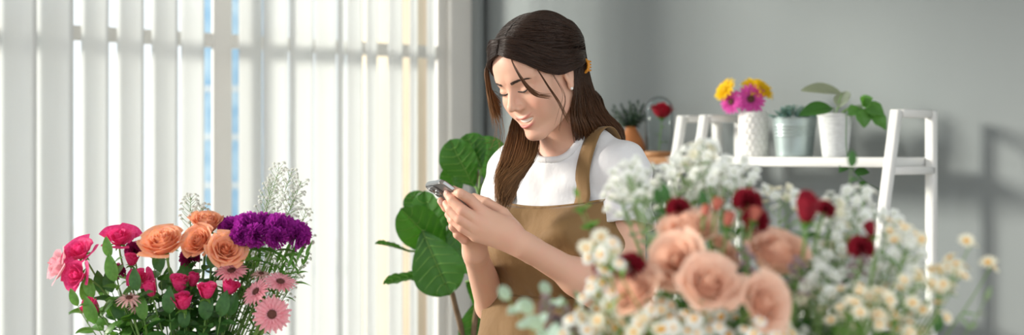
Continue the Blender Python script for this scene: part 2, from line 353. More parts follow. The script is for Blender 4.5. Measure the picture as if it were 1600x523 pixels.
# ------------------------------------------------------------------ signed-distance modelling (continuous organic surfaces)
def sm(a, b, k):
    h = np.clip(.5 + .5 * (b - a) / k, 0, 1); return b + (a - b) * h - k * h * (1 - h)
def smax(a, b, k): return -sm(-a, -b, k)
def capd(p, a, b, ra, rb):
    a = np.asarray(a, np.float32); ab = np.asarray(b, np.float32) - a; pa = p - a
    t = np.clip(pa @ ab / (ab @ ab), 0, 1); return np.linalg.norm(pa - t[:, None] * ab, axis=1) - (ra + (rb - ra) * t)
def elld(p, c, r):
    q = p - np.asarray(c, np.float32); r = np.asarray(r, np.float32)
    k0 = np.linalg.norm(q / r, axis=1); k1 = np.linalg.norm(q / (r * r), axis=1); return k0 * (k0 - 1) / np.maximum(k1, 1e-6)
def sph(p, c, r): return np.linalg.norm(p - np.asarray(c, np.float32), axis=1) - r
def surface(fn, lo, hi, h, B=10):
    lo = np.array(lo, float); n = np.ceil((np.array(hi) - lo) / h / B).astype(int) * B
    D = (n + 1); val = np.full(D, 1., np.float32); nb = n // B
    bi = np.stack(np.meshgrid(*[np.arange(k) for k in nb], indexing='ij'), -1).reshape(-1, 3)
    cen = (lo + (bi * B + B / 2) * h).astype(np.float32); d = fn(cen); R = B * h * .9
    far = np.abs(d) > R * 1.5
    off = np.stack(np.meshgrid(*[np.arange(B + 1)] * 3, indexing='ij'), -1).reshape(-1, 3)
    for b_, dd in zip(bi[far], d[far]):
        i, j, k = b_ * B; val[i:i + B + 1, j:j + B + 1, k:k + B + 1] = 1. if dd > 0 else -1.
    act = bi[~far]
    for q in range(0, len(act), 120):
        ch = act[q:q + 120]; idx = (ch[:, None, :] * B + off[None])
        v = fn((lo + idx.reshape(-1, 3) * h).astype(np.float32)).reshape(len(ch), -1)
        for a, vv in zip(ch, v):
            i, j, k = a * B; val[i:i + B + 1, j:j + B + 1, k:k + B + 1] = vv.reshape(B + 1, B + 1, B + 1)
    ins = val < 0; nx, ny, nz_ = n
    cnt = np.zeros(n, np.int8)
    for dx in (0, 1):
        for dy in (0, 1):
            for dz in (0, 1): cnt += ins[dx:dx + nx, dy:dy + ny, dz:dz + nz_]
    cells = np.argwhere((cnt > 0) & (cnt < 8)); vid = -np.ones(n, np.int64); vid[tuple(cells.T)] = np.arange(len(cells))
    acc = np.zeros((len(cells), 3)); c = np.zeros(len(cells))
    cor = [(0, 0, 0), (1, 0, 0), (0, 1, 0), (1, 1, 0), (0, 0, 1), (1, 0, 1), (0, 1, 1), (1, 1, 1)]
    cv = [val[tuple((cells + k).T)] for k in cor]
    for a in range(8):
        for b_ in range(a + 1, 8):
            df = np.array(cor[b_]) - cor[a]
            if abs(df).sum() != 1: continue
            m = (cv[a] < 0) != (cv[b_] < 0); t = np.where(m, cv[a] / np.where(m, cv[a] - cv[b_], 1), 0)
            acc += np.where(m[:, None], np.array(cor[a]) + t[:, None] * df, 0); c += m
    V = lo + (cells + acc / c[:, None]) * h
    F = []
    for ax in range(3):
        o1, o2 = [(1, 2), (2, 0), (0, 1)][ax]
        sl0 = [slice(0, -1)] * 3; sl1 = [slice(0, -1)] * 3; sl1[ax] = slice(1, None)
        A = ins[tuple(sl0)]; Bq = ins[tuple(sl1)]
        e = np.argwhere(A != Bq); ok = (e[:, o1] > 0) & (e[:, o2] > 0) & (e[:, 0] < nx) & (e[:, 1] < ny) & (e[:, 2] < nz_); e = e[ok]
        u = np.zeros(3, int); u[o1] = 1; v = np.zeros(3, int); v[o2] = 1
        q = [vid[tuple((e - u - v).T)], vid[tuple((e - v).T)], vid[tuple(e.T)], vid[tuple((e - u).T)]]
        q = np.stack(q, 1); fl = ~A[tuple(e.T)]; q[fl] = q[fl][:, ::-1]
        F.append(q[(q >= 0).all(1)])
    return V, np.concatenate(F)
def np_mesh(name, V, F, m, col=None):
    me = bpy.data.meshes.new(name); me.vertices.add(len(V)); me.vertices.foreach_set('co', V.astype(np.float32).ravel())
    me.loops.add(F.size); me.loops.foreach_set('vertex_index', F.astype(np.int32).ravel())
    me.polygons.add(len(F)); me.polygons.foreach_set('loop_start', np.arange(len(F)) * F.shape[1]); me.polygons.foreach_set('loop_total', np.full(len(F), F.shape[1]))
    me.update(calc_edges=True); me.validate(); me.polygons.foreach_set('use_smooth', [True] * len(me.polygons)); me.materials.append(m)
    if col is not None:
        ca = me.color_attributes.new('Col', 'FLOAT_COLOR', 'POINT'); ca.data.foreach_set('color', np.concatenate([col, np.ones((len(V), 1))], 1).astype(np.float32).ravel())
    return me

# ------------------------------------------------------------------ the woman: frames
r_ = math.radians
def hframe(y, p, r):
    f = np.array([-math.sin(y) * math.cos(p), -math.cos(y) * math.cos(p), -math.sin(p)]); l = np.array([math.cos(y), -math.sin(y), 0.]); u = np.cross(f, l)
    if u[2] < 0: u = -u
    return np.stack([math.cos(r) * l + math.sin(r) * u, f, -math.sin(r) * l + math.cos(r) * u])
HR = hframe(r_(46), r_(25), r_(5)); HO = np.array([.0525, 2.66, 1.4600]); HS = .945
def H(l, f, u): return HO + HS * (np.array([l, f, u]) @ HR)
def toh(p): return ((p - HO.astype(np.float32)) @ HR.T.astype(np.float32)) / HS
TN = np.array([.105, 2.75, 1.320]); ty = r_(36)
TR = np.array([[math.cos(ty), -math.sin(ty), 0], [-math.sin(ty), -math.cos(ty), 0], [0, 0, 1.]])
def T(l, f, u): return TN + np.array([l, f, u]) @ TR
def tot(p): return (p - TN.astype(np.float32)) @ TR.T.astype(np.float32)
SHN, SHF = T(.124, -.01, -.048), T(-.132, -.005, -.048)
ELN = P(980, 478, 2.60); WRN = P(818, 383, 2.49)
ELF = P(770, 476, 2.80); WRF = P(742, 394, 2.57)
# phone plane
PA = nz([.80, .36, -.58]); PW = np.array([.46, -.88, .10]); PW = nz(PW - PA * PA.dot(PW)); PN = np.cross(PA, PW); PN = PN if PN[2] < 0 else -PN
PC = P(676, 284.5, 2.492) + PA * .0735
def onback(px, py, off):        # point seen at (px,py), off metres behind the phone's back face
    d = P(px, py, 1.0) - [0, 0, CZ]; o = np.array([0, 0, CZ]); c = PC + PN * (.004 + off)
    return o + d * ((c - o).dot(PN) / d.dot(PN))

def head_sdf(q):
    qs = q.copy(); qs[:, 0] = np.abs(qs[:, 0])                 # symmetric
    d = elld(qs, (0, -.014, .032), (.074, .095, .083))
    d = sm(d, elld(qs, (0, .030, -.022), (.0585, .057, .080)), .03)
    d = sm(d, elld(qs, (0, .052, .034), (.050, .0385, .044)), .02)          # forehead
    d = sm(d, capd(qs, (.050, -.004, -.056), (.014, .066, -.100), .014, .0125), .028)   # jaw line
    d = sm(d, sph(qs, (0, .0735, -.0985), .0125), .014)              # chin
    d = sm(d, elld(qs, (.039, .060, -.030), (.020, .018, .018)), .016)      # cheek bone and smiling cheek
    d = sm(d, elld(qs, (.033, .057, -.050), (.018, .018, .020)), .018)
    d = sm(d, elld(qs, (0, .068, -.064), (.026, .018, .022)), .016)         # mouth mound
    d = smax(d, -elld(qs, (.031, .1015, -.001), (.019, .017, .012)), .016)   # eye sockets
    d = sm(d, capd(qs, (.014, .083, .020), (.046, .064, .018), .004, .003), .018)  # brow ridge
    d = sm(d, elld(qs, (.0305, .0715, -.003), (.0150, .0125, .0105)), .0035)   # closed-down upper lids
    n = capd(qs, (0, .083, .006), (0, .1025, -.027), .0055, .0072)
    n = sm(n, sph(qs, (0, .1035, -.0300), .0078), .006)
    n = sm(n, elld(qs, (.0110, .0935, -.0350), (.0060, .0085, .0058)), .005)
    n = sm(n, elld(qs, (0, .087, -.030), (.0115, .0125, .0125)), .004)
    d = sm(d, n, .009)
    # lips: curved smile, slightly open
    x = qs[:, 0]; lift = x * x * 12; back = x * x * 16
    m = q.copy(); m[:, 0] = x
    m[:, 2] = m[:, 2] - lift; m[:, 1] = m[:, 1] + back
    up = elld(m, (0, .0842, -.0585), (.0270, .0066, .0031)); lo_ = elld(m, (0, .0838, -.0770), (.0235, .0072, .0042))
    d = sm(d, up, .004); d = sm(d, lo_, .004)
    d = smax(d, -elld(m, (0, .090, -.0678), (.0245, .0120, .0056)), .0015)   # open mouth
    # ear
    e = elld(qs, (.0715, -.006, -.012), (.0060, .015, .026)); e = smax(e, -elld(qs, (.079, -.003, -.008), (.006, .008, .015)), .004)
    e = sm(e, elld(qs, (.0700, .001, -.036), (.0045, .006, .008)), .006)
    d = sm(d, e, .004)
    return d
def neck_sdf(p):
    a = H(0, -.030, -.060); b = T(-.006, -.012, -.02); d = capd(p, a, b, .0435, .0475); return d
def torso_sdf(p):
    t = tot(p); ts = t.copy(); ts[:, 0] = np.abs(ts[:, 0])
    d = elld(ts, (0, -.01, -.10), (.140, .086, .115))
    d = sm(d, capd(ts, (.02, -.015, .012), (.115, -.012, -.030), .036, .036), .035)
    d = sm(d, sph(ts, (.120, -.008, -.048), .042), .03)
    d = sm(d, elld(ts, (0, 0, -.20), (.128, .090, .15)), .03)
    d = sm(d, elld(ts, (.062, .062, -.165), (.052, .050, .052)), .03)
    d = sm(d, elld(ts, (0, .0, -.33), (.120, .094, .13)), .04)
    d = sm(d, elld(ts, (0, -.012, -.46), (.160, .108, .14)), .05)
    return d
# hands ------------------------------------------------------------
def fing(p, pts, rr):
    d = None
    for a, b, ra, rb in zip(pts[:-1], pts[1:], rr[:-1], rr[1:]):
        c = capd(p, a, b, ra, rb); d = c if d is None else sm(d, c, .002)
    return d
NH = dict(                                                   # her left hand, nearest the camera
    i=[P(757, 334, 2.487), P(734, 311, 2.478), onback(719, 302, .006) * .5 + P(719, 302, 2.485) * .5, P(709, 296.5, 2.488)],
    m=[P(746, 344, 2.478), P(722, 328, 2.468), P(706, 312, 2.476), P(699, 303, 2.484)],
    r=[P(743, 356, 2.480), P(718, 342, 2.470), P(703, 327, 2.480), P(697, 318, 2.489)],
    p=[P(744, 368, 2.487), P(722, 356, 2.480), P(708, 344, 2.488), P(700, 335, 2.496)])
NR = dict(i=(.0108, .0096, .0085, .0072), m=(.0112, .0098, .0085, .0072), r=(.0106, .0092, .0081, .0069), p=(.0098, .0083, .0073, .0062))
NT = [P(803, 362, 2.505), P(785, 334, 2.512), P(760, 317, 2.530), P(741, 308, 2.545)]
PH = PC + PN * .0
FHAND = dict(                                                # her right hand, under the phone
    i=[P(727, 346, 2.535), P(712, 336, 2.520), P(697, 324, 2.512), P(689, 314, 2.508)],
    m=[P(728, 356, 2.535), P(714, 352, 2.512), P(706, 343, 2.504), P(704, 338, 2.506)],
    r=[P(731, 366, 2.535), P(718, 363, 2.512), P(708, 354, 2.504), P(707, 348, 2.508)],
    p=[P(735, 375, 2.538), P(725, 373, 2.515), P(715, 366, 2.508), P(713, 360, 2.512)])
FT = [P(748, 372, 2.56), P(748, 345, 2.540), P(740, 326, 2.520), P(727, 319, 2.508)]
def nearhand(p):
    d = capd(p, WRN + nz(ELN - WRN) * .02, WRN, .0235, .0215)
    d = sm(d, capd(p, WRN, P(786, 362, 2.487), .0210, .0215), .01)
    palm = None
    for k, (a, r0) in dict(i=(P(796, 356, 2.492), .017), m=(P(795, 364, 2.486), .017), r=(P(797, 373, 2.488), .017), p=(P(800, 381, 2.492), .016)).items():
        c = capd(p, a, NH[k][0], r0, NR[k][0] + .0012); palm = c if palm is None else sm(palm, c, .010)
    d = sm(d, palm, .014)
    d = sm(d, fing(p, NT, (.0170, .0122, .0100, .0075)), .010)
    fs = None
    for k in 'imrp':
        c = fing(p, NH[k], NR[k]); fs = c if fs is None else sm(fs, c, .0012)
    return sm(d, fs, .005)
def farhand(p):
    d = capd(p, WRF + nz(ELF - WRF) * .02, WRF, .0225, .0200)
    d = sm(d, capd(p, WRF, P(738, 368, 2.55), .0200, .0190), .012)
    palm = None
    for k in 'imrp':
        c = capd(p, P(742, 380, 2.560), FHAND[k][0], .015, .0110); palm = c if palm is None else sm(palm, c, .010)
    d = sm(d, palm, .012)
    fs = fing(p, FT, (.0150, .0110, .0092, .0070))
    for k in 'imrp': fs = sm(fs, fing(p, FHAND[k], (.0100, .0090, .0080, .0068)), .0012)
    return sm(d, fs, .006)
def body_sdf(p):
    d = torso_sdf(p)
    d = sm(d, neck_sdf(p), .03)
    arm = sm(capd(p, SHN, ELN, .041, .033), capd(p, ELN, WRN, .034, .0225), .012); arm = sm(arm, sph(p, ELN, .031), .01)
    arm = sm(arm, capd(p, ELN + nz(WRN - ELN) * .03, ELN + nz(WRN - ELN) * .12, .035, .033), .02)
    armf = sm(capd(p, SHF, ELF, .041, .033), capd(p, ELF, WRF, .034, .0215), .012)
    d = sm(d, arm, .02); d = sm(d, armf, .02)
    zz = p[:, 2]
    m = (zz > 1.28) & (p[:, 0] > -.12)
    if m.any(): d[m] = sm(d[m], head_sdf(toh(p[m])) * HS, .018)
    m = (p[:, 0] < .09) & (p[:, 1] < 2.68) & (zz > 1.05) & (zz < 1.34)
    if m.any():
        q = p[m]; d[m] = sm(d[m], sm(nearhand(q), farhand(q), .0012), .006)
    return d
def skin_col(V):
    n = len(V); base = np.array([.71, .43, .31]); col = np.tile(base, (n, 1))
    q = toh(V.astype(np.float32)).astype(float); x = np.abs(q[:, 0]); inh = (V[:, 2] > 1.33) & (q[:, 2] > -.13)
    def mixc(mask, c): 
        nonlocal col; mk = (np.clip(mask, 0, 1) * inh)[:, None]; col = col * (1 - mk) + np.array(c) * mk
    mixc(.38 * np.exp(-((x - .038) ** 2 / .00025 + (q[:, 2] + .036) ** 2 / .00022)) * (q[:, 1] > .03), (.72, .27, .20))
    lift = x * x * 12; z = q[:, 2] - lift; f = q[:, 1] + x * x * 16
    up = 1.10 - np.sqrt((x / .0275) ** 2 + ((z + .0592) / .0034) ** 2); lo = 1.10 - np.sqrt((x / .0240) ** 2 + ((z + .0772) / .0045) ** 2)
    lip = np.clip(np.maximum(up, lo) * 2.6, 0, 1) * (f > .074); mixc(lip * .85, (.58, .17, .15))
    mixc(((z > -.0735) & (z < -.0615) & (x < .019) & (f < .0785) & (f > .05)) * 1., (.16, .03, .025))
    # scalp under the hair
    hx = np.array([0, .02, .030, .046, .058, .066, .12]); hz = np.array([.070, .069, .066, .052, .030, .012, .012])
    line = np.interp(x, hx, hz); sc_ = np.clip((q[:, 2] - line - .004) / .006, 0, 1)
    sc_ = np.maximum(sc_, ((q[:, 1] < -.022) & (q[:, 2] > -.070)) * 1.)
    mixc(sc_, (.03, .016, .011))
    # hands: pinker fingertips and knuckles
    for d_, keys in ((NH, 'imrp'), (FHAND, 'imrp')):
        for k in keys:
            for j, a in ((3, .5), (1, .28), (0, .18)):
                wgt = a * np.exp(-((V - d_[k][j]) ** 2).sum(1) / .00010); col = col * (1 - wgt[:, None]) + np.array([.72, .27, .20]) * wgt[:, None]
    return col
woman = thing('person', 'long-haired person in white T-shirt and tan apron standing looking down at a phone', 'person', (.13, 2.78, 0))
WO = np.array([.13, 2.78, 0])
parts = []
hb_lo, hb_hi = np.array([-.08, 2.48, 1.285]), np.array([.20, 2.86, 1.60])
V1, F1 = surface(body_sdf, hb_lo, hb_hi, .0014)
hd_lo, hd_hi = np.array([-.165, 2.43, .985]), np.array([.275, 2.72, 1.292])
V2, F2 = surface(body_sdf, hd_lo, hd_hi, .0016)
V3, F3 = surface(body_sdf, (-.16, 2.42, .93), (.36, 2.99, 1.60), .0036)
def inbox(V, lo, hi, e): return ((V > np.array(lo) + e) & (V < np.array(hi) - e)).all(1)
cut = inbox(V3, hb_lo, hb_lo + (np.ceil((hb_hi - hb_lo) / .0014 / 10) * 14e-3), .001) | inbox(V3, hd_lo, hd_lo + (np.ceil((hd_hi - hd_lo) / .0016 / 10) * 16e-3), .001)
F3 = F3[~cut[F3].all(1)]
VB = np.concatenate([V1, V2, V3]); FB = np.concatenate([F1, F2 + len(V1), F3 + len(V1) + len(V2)])
bo = link('body', np_mesh('body', VB - WO, FB, M['skin'], skin_col(VB)), woman)
GN = np.stack([body_sdf((VB + d).astype(np.float32)) - body_sdf((VB - d).astype(np.float32)) for d in np.eye(3) * .0012], 1)
bo.data.normals_split_custom_set_from_vertices(GN / (np.linalg.norm(GN, axis=1)[:, None] + 1e-9))

# ---- nails
for nm_, tip, prev, nrm in [('fingernail', FT[3], FT[2], (-.1, -.75, .65)), ('fingernail', NH['i'][3], NH['i'][2], (.35, -.45, .85)), ('fingernail', FHAND['i'][3], FHAND['i'][2], (-.6, -.7, .5)), ('fingernail', NH['m'][3], NH['m'][2], (-.5, -.5, .7))]:
    ax = nz(tip - prev); n_ = nz(np.array(nrm) - ax * ax.dot(nrm)); sd_ = np.cross(ax, n_); G = np.array([[tip + ax * (.0045 * math.sin(b_) + .0012) + sd_ * (.0048 * a_ * math.cos(b_)) + n_ * (.0070 - .0022 * a_ * a_ - .0010 * math.sin(b_)) for a_ in np.linspace(-1, 1, 9)] for b_ in np.linspace(-1.35, 1.35, 9)])
    obj(nm_, MB().grid(G), M['nail'], woman, fix=False)
# ---- face details
def hsurf(l, u, f0=.13):         # front surface of the face at (l,u)
    fs = np.linspace(f0, .0, 400); q = np.stack([np.full(400, l), fs, np.full(400, u)], 1).astype(np.float32)
    d = head_sdf(q); i = np.argmax(d < 0); return fs[i] if i > 0 else fs[-1]
def facecurve(pts, off): return np.array([H(l, hsurf(l, u) + off, u) for l, u in pts])
for sgn in (1, -1):
    pts = [(sgn * (.0140 + .0275 * t), -.0048 - .0030 * math.sin(PI * t) + .0022 * t * t) for t in np.linspace(0, 1, 14)]
    mb = MB(); mb.tube(facecurve(pts, .0003), [.0004 + .0010 * math.sin(PI * min(1, .15 + .75 * t)) for t in np.linspace(0, 1, 14)], 6)
    for t in np.linspace(.12, 1.0, 15):
        l, u = sgn * (.0140 + .0275 * t), -.0048 - .0030 * math.sin(PI * t) + .0022 * t * t
        b0 = H(l, hsurf(l, u), u); ln = .0028 + .0022 * t; p1 = b0 + HS * (np.array([sgn * (.15 + .55 * t), .7, -.55]) * ln * .7) @ HR; p2 = b0 + HS * (np.array([sgn * (.3 + .75 * t), 1.0, -.55]) * ln) @ HR
        mb.tube([b0, p1, p2], [.0004, .0003, .0001], 3)
    obj('eyelashes', mb, M['lash'], woman)
    mb = MB(); G = []
    for t in np.linspace(0, 1, 16):
        l = sgn * (.0125 + .036 * t); u = .0148 + .0042 * math.sin(t * 2.3) - .0035 * t * t; w_ = .0025 * (1 - t) ** .5 * min(1, .55 + t * 4) + .0004
        G.append([H(l, hsurf(l, u + k * w_) + .0007, u + k * w_) for k in (-1, -.33, .33, 1)])
    mb.grid(np.array(G))
    for _ in range(70):
        t = random.random() * .93; l = sgn * (.0125 + .036 * t); u = .0148 + .0042 * math.sin(t * 2.3) - .0035 * t * t + random.uniform(-1, 1) * (.0028 * (1 - t) ** .6 + .0005)
        l2, u2 = l + sgn * .006, u + .0015 * (1 - 2 * t); mb.tube([H(l, hsurf(l, u) + .0005, u), H(l2, hsurf(l2, u2) + .0012, u2)], [.0004, .0002], 3)
    obj('eyebrow', mb, M['brow'], woman, fix=False)
# teeth
mb = MB(); G = []
for t in np.linspace(-1, 1, 25):
    x = t * .0215; l2 = x * x * 12; f = .0822 - x * x * 16 + .0005 * abs(math.sin(t * 12)); G.append([H(x, f - .0005, -.0605 + l2), H(x, f + .0010, -.0645 + l2), H(x, f - .0002, -.0695 + l2 * .9)])
mb.grid(np.array(G)); obj('teeth', mb, M['teeth'], woman, fix=False)
for sgn in (1,):
    mb = MB(); c = H(.0735, .004, -.040); G = [[c + .0030 * np.array([math.sin(a) * math.cos(b), math.sin(a) * math.sin(b), math.cos(a)]) for b in np.linspace(0, 2 * PI, 12)] for a in np.linspace(.01, PI - .01, 8)]
    mb.grid(np.array(G)); mb.tube([c, H(.069, .002, -.036)], .0006, 5); obj('earring', mb, M['pearl'], woman)

# ------------------------------------------------------------------ hair
class Strands:
    def __init__(s): s.V = []; s.F = []; s.c = []; s.n = 0
    def add(s, path, r, c0, c1, k=4):
        mb = MB(); mb.tube(path, r * np.sin(np.clip(np.linspace(.12, PI - .10, len(path)), 0, PI)) ** .5, k, caps=False)
        v = mb.v[0]; f = np.array(mb.f); s.V.append(v); s.F.append(f + s.n); s.n += len(v)
        t = np.repeat(np.linspace(0, 1, len(path)), k)[:, None]; s.c.append(np.array(c0) * (1 - t) + np.array(c1) * t)
HCEN = np.array([0, -.014, .030]); HRAD = np.array([.0795, .1010, .0825])
def scalp(d, off):
    d = nz(d); r = 1 / math.sqrt(((d / HRAD) ** 2).sum()); return HCEN + d * (r + off)
def slerp(a, b, t):
    a = nz(a); b = nz(b); o = math.acos(np.clip(a.dot(b), -1, 1)); 
    return a if o < 1e-4 else (math.sin((1 - t) * o) * a + math.sin(t * o) * b) / math.sin(o)
def hcol(base=1.):
    base = base * .62
    k = random.uniform(.6, 1.35) * base; return np.array([.034, .0145, .0070]) * k
ROOT = (.022, .011, .007); 
S = Strands()
for sgn in (1, -1):
    for i in range(1500):
        s = random.random() ** .9; a = r_(34 + 76 * s)                # along the part line, from hairline to crown
        dS = np.array([sgn * .015, math.cos(a), math.sin(a)])
        low = (1 - s) ** 1.0
        dM = np.array([sgn * 1.0, .50 * low - .15 + random.uniform(-.08, .08), .02 + .72 * s + random.uniform(-.16, .12)])
        dE = np.array([sgn * (.16 + .10 * random.random()), -1, .0 + random.uniform(-.16, .14)])
        off0 = random.uniform(.000, .005); path = []
        for t in np.linspace(0, 1, 15):
            d = slerp(slerp(dS, dM, t), slerp(dM, dE, t), t)
            o = off0 + .005 * math.sin(PI * min(1, t * 1.6)) + (.004 * math.sin(PI * t) * math.sin(i * 1.7)) * .35
            path.append(H(*scalp(d, o)))
        c = hcol(); S.add(np.array(path), .00085, c, c * 1.5)
# hair swept from the parting across the temples, over the ear tops and back to the clip
LOW = np.array([(.002, .080, .074), (.024, .084, .066), (.044, .075, .052), (.058, .058, .030), (.067, .038, .010), (.073, .016, -.002), (.078, -.012, -.004), (.066, -.055, -.008), (.020, -.106, -.006)])
MID = np.array([(.002, .062, .096), (.024, .062, .098), (.050, .052, .084), (.068, .036, .064), (.079, .014, .046), (.082, -.012, .034), (.079, -.040, .022), (.058, -.075, .010), (.020, -.108, .006)])
for sgn in (1, -1):
    for i in range(1300):
        s = random.random() ** 1.2; o = random.uniform(-.002, .003)
        K = LOW * (1 - s) + MID * s + np.random.randn(9, 3) * .0007; K = HCEN + (K - HCEN) * (1 + o / .09 + .03); K[:, 0] *= sgn
        if s < .12: K[:, 2] -= .001 * random.random()
        c = hcol(); S.add(np.array([H(*k) for k in smooth_path(K, 18)]), .0008, c, c * 1.35)
# long back hair falling behind the near shoulder
for i in range(2100):
    a = random.random(); b = random.random(); e = random.gauss(0, 1)
    st = scalp(np.array([1.0 - 1.25 * b, -.12 - .85 * math.sin(PI * min(1, b * 1.3)), -.02 - .40 * random.random()]), .004 * random.random())
    p0 = H(*st)
    x1, x2, x3 = 897 + 32 * a, 893 + 56 * a, 899 + 74 * a
    pts = [p0, P(x1, 142, 2.614 + .09 * a + .05 * b), P(x2, 178, 2.632 + .11 * a + .05 * b), P(x3, 209 + 3 * e, 2.655 + .13 * a + .05 * b), P(905 + 66 * a, 255, 2.87 + .03 * b), P(905 + 50 * a, 320 + 20 * e, 2.90 + .03 * b)]
    path = smooth_path(pts, 20); path[4:] += np.cumsum(np.random.randn(16, 3) * .0006, 0)
    c = hcol(.9); S.add(path, .00085, c, np.array([.135, .058, .024]) * random.uniform(.7, 1.3))
# lock falling in front of the far shoulder
for i in range(2600):
    a = random.random(); b = random.random(); e = random.gauss(0, 1); 
    st = scalp(np.array([-.9, -.15 - .5 * b, -.12 - .3 * random.random()]), .003 * random.random())
    pts = [H(*st), P(800 + 32 * a, 186, 2.725 + .02 * b), P(793 + 48 * a, 215, 2.69 + .03 * b), P(784 + 52 * a, 245, 2.635 + .03 * b), P(777 + 36 * a, 275 + 5 * e, 2.600 + .025 * b), P(775 + 18 * a + 1 * e, 302 + 11 * e, 2.585 + .02 * b)]
    path = smooth_path(pts, 20); path[5:] += np.cumsum(np.random.randn(15, 3) * .0004, 0)
    c = hcol(1.5); tone = random.random() ** 1.5; S.add(path, .00062, c, np.array([.30, .145, .055]) * (.45 + .75 * tone))  # tips lighter brown than roots, by a random amount per strand
# hair beside the far cheek
for i in range(420):
    a = random.random(); b = random.random(); e = random.gauss(0, 1)
    st = scalp(np.array([-.62 - .3 * b, .62 - .5 * b, .62 - .2 * a]), .004)
    pts = [H(*st), P(759 + 5 * a, 104, 2.66 + .03 * b), P(759 + 8 * a, 132, 2.67 + .03 * b), P(763 + 9 * a, 152 + 4 * e, 2.69 + .03 * b), P(770 + 14 * a, 174 + 9 * e, 2.71 + .02 * b)]
    if i < 9: pts += [P(766 + 28 * a + 3 * e, 215, 2.70), P(772 + 10 * e, 240 + 10 * e, 2.69)]
    path = smooth_path(pts, 15)
    c = hcol(1.8); S.add(path, .0006 if i >= 9 else .00035, c, np.array([.28, .14, .06]) * random.uniform(.5, 1.2))
# loose wisps across the near cheek
def wisp(pts, n, sp, r=.00042):
    for i in range(n):
        o = np.random.randn(3) * sp; path = smooth_path([np.array(p) + o * k for k, p in enumerate(pts)], 26); S.add(path, r, (.05, .022, .012), (.16, .07, .03), 3)
def W(l, u, off=.006): return H(l, hsurf(l, u) + off, u)
wisp([P(795, 84, 2.60), P(806, 108, 2.555), P(822, 133, 2.535), P(838, 147, 2.54), P(858, 151, 2.55)], 20, .0006, .0006)
wisp([P(812, 82, 2.60), P(836, 104, 2.575), P(856, 134, 2.57), P(872, 158, 2.585), P(884, 182, 2.60), P(888, 190, 2.60)], 12, .0006)
wisp([P(845, 90, 2.61), P(866, 120, 2.59), P(882, 150, 2.60), P(878, 175, 2.60), P(872, 202, 2.61)], 6, .0008)
Vh = np.concatenate(S.V); Fh = np.concatenate(S.F); Ch = np.concatenate(S.c)
hair = link('hair', np_mesh('hair', Vh - WO, Fh, M['hair'], Ch), woman)
# claw clip at the back of the head
cp = P(911, 103, 2.665); mb = MB()
for k in (-1, 1):
    ang = np.linspace(-1.3, 1.3, 12); mb.tube([cp + np.array([.011 * math.cos(a) - .001, k * .007 * math.cos(a), .0135 * math.sin(a)]) for a in ang], [.0035] * 12, 8, flat=.8)
for z in (-.009, -.003, .003, .009): mb.tube([cp + [.007, -.007, z], cp + [.014, 0, z * .9], cp + [.007, .007, z]], .0019, 6)
obj('hair_clip', mb, M['clip'], woman)

# ------------------------------------------------------------------ T-shirt
SLN0, SLN1 = SHN, SHN + (ELN - SHN) * .42
SLF0, SLF1 = SHF, SHF + (ELF - SHF) * .40
def tee_core(p):
    t = tot(p); d = torso_sdf(p) - .006
    wr = .0034 * np.sin(t[:, 0] * 55 + t[:, 2] * 38 + 2 * np.sin(t[:, 2] * 21)) * np.clip((-.10 - t[:, 2]) * 8, 0, 1) + .0022 * np.sin(t[:, 2] * 70 - np.abs(t[:, 0]) * 60)
    return d + wr
def sleeve(p, a, b, r0, r1, ph):
    ab = b - a; L_ = np.linalg.norm(ab); u = ab / L_; s = (p - a.astype(np.float32)) @ u.astype(np.float32)
    d = capd(p, a, b + u * .03, r0, r1) ; rad = p - (a + np.outer(s, u)); ang = np.arctan2(rad[:, 1], rad[:, 0])
    d = d + .0030 * np.sin(ang * 5 + s * 40 + ph) * np.clip(s / L_, 0, 1) + .002 * np.sin(s * 120 + 2 * np.sin(ang * 2))
    inner = capd(p, a, b + u * .08, r0 - .010, r1 - .004)
    open_ = smax(-(inner), (L_ * .45 - s), .002) * -1
    d = np.maximum(d, s - L_)
    hollow = np.maximum(inner, L_ * .5 - s)
    return np.maximum(d, -hollow)
def tee_sdf(p):
    d = tee_core(p); d = d + .0025 * np.sin(p[:, 2] * 150 + p[:, 0] * 60 + 2 * np.sin(p[:, 0] * 40)) * np.clip((1.27 - p[:, 2]) * 12, 0, 1); n = sm(d, sleeve(p, SLN0, SLN1, .048, .058, 0), .022); n = sm(n, sleeve(p, SLF0, SLF1, .050, .064, 1), .022)
    # neckline
    nk = capd(p, T(0, -.012, -.03), T(0, -.012, .08) + (H(0, -.03, -.06) - T(0, -.012, -.02)) * 0, .058, .075)
    t = tot(p); nk2 = np.maximum(np.sqrt((t[:, 0] / .058) ** 2 + ((t[:, 1] - .004) / .057) ** 2) - 1, 0 * t[:, 0] - 1) * .06; nk2 = np.maximum(nk2, -.055 - t[:, 2])
    n = smax(n, -nk2, .004)
    return n
V, F = surface(tee_sdf, (-.16, 2.42, .93), (.38, 3.0, 1.37), .0034)
link('t_shirt', np_mesh('t_shirt', V - WO, F, M['tee']), woman)
def tee_front(l, u, f0=.25, off=0.0):
    fs = np.linspace(f0, -.1, 500); q = np.array([T(l, f, u) for f in fs]).astype(np.float32); d = tee_core(q) - off; i = np.argmax(d < 0); return fs[i]
# collar band
ring = []
for a in np.linspace(0, 2 * PI, 65)[:-1]:
    l, f = .0605 * math.sin(a), .004 + .0595 * math.cos(a); us_ = np.linspace(.09, -.09, 300); q = np.array([T(l, f, u) for u in us_]).astype(np.float32); k = int(np.argmax(tee_core(q) < 0)); ring.append(T(l, f, us_[k] + .0015))
ring = np.array(ring); ring = (ring + np.roll(ring, 1, 0) + np.roll(ring, -1, 0)) / 3; ring = np.vstack([ring, ring[:1]])
mb = MB(); mb.tube(ring, .0064, 10, caps=False, flat=1.0); obj('collar', mb, M['tee'], woman)

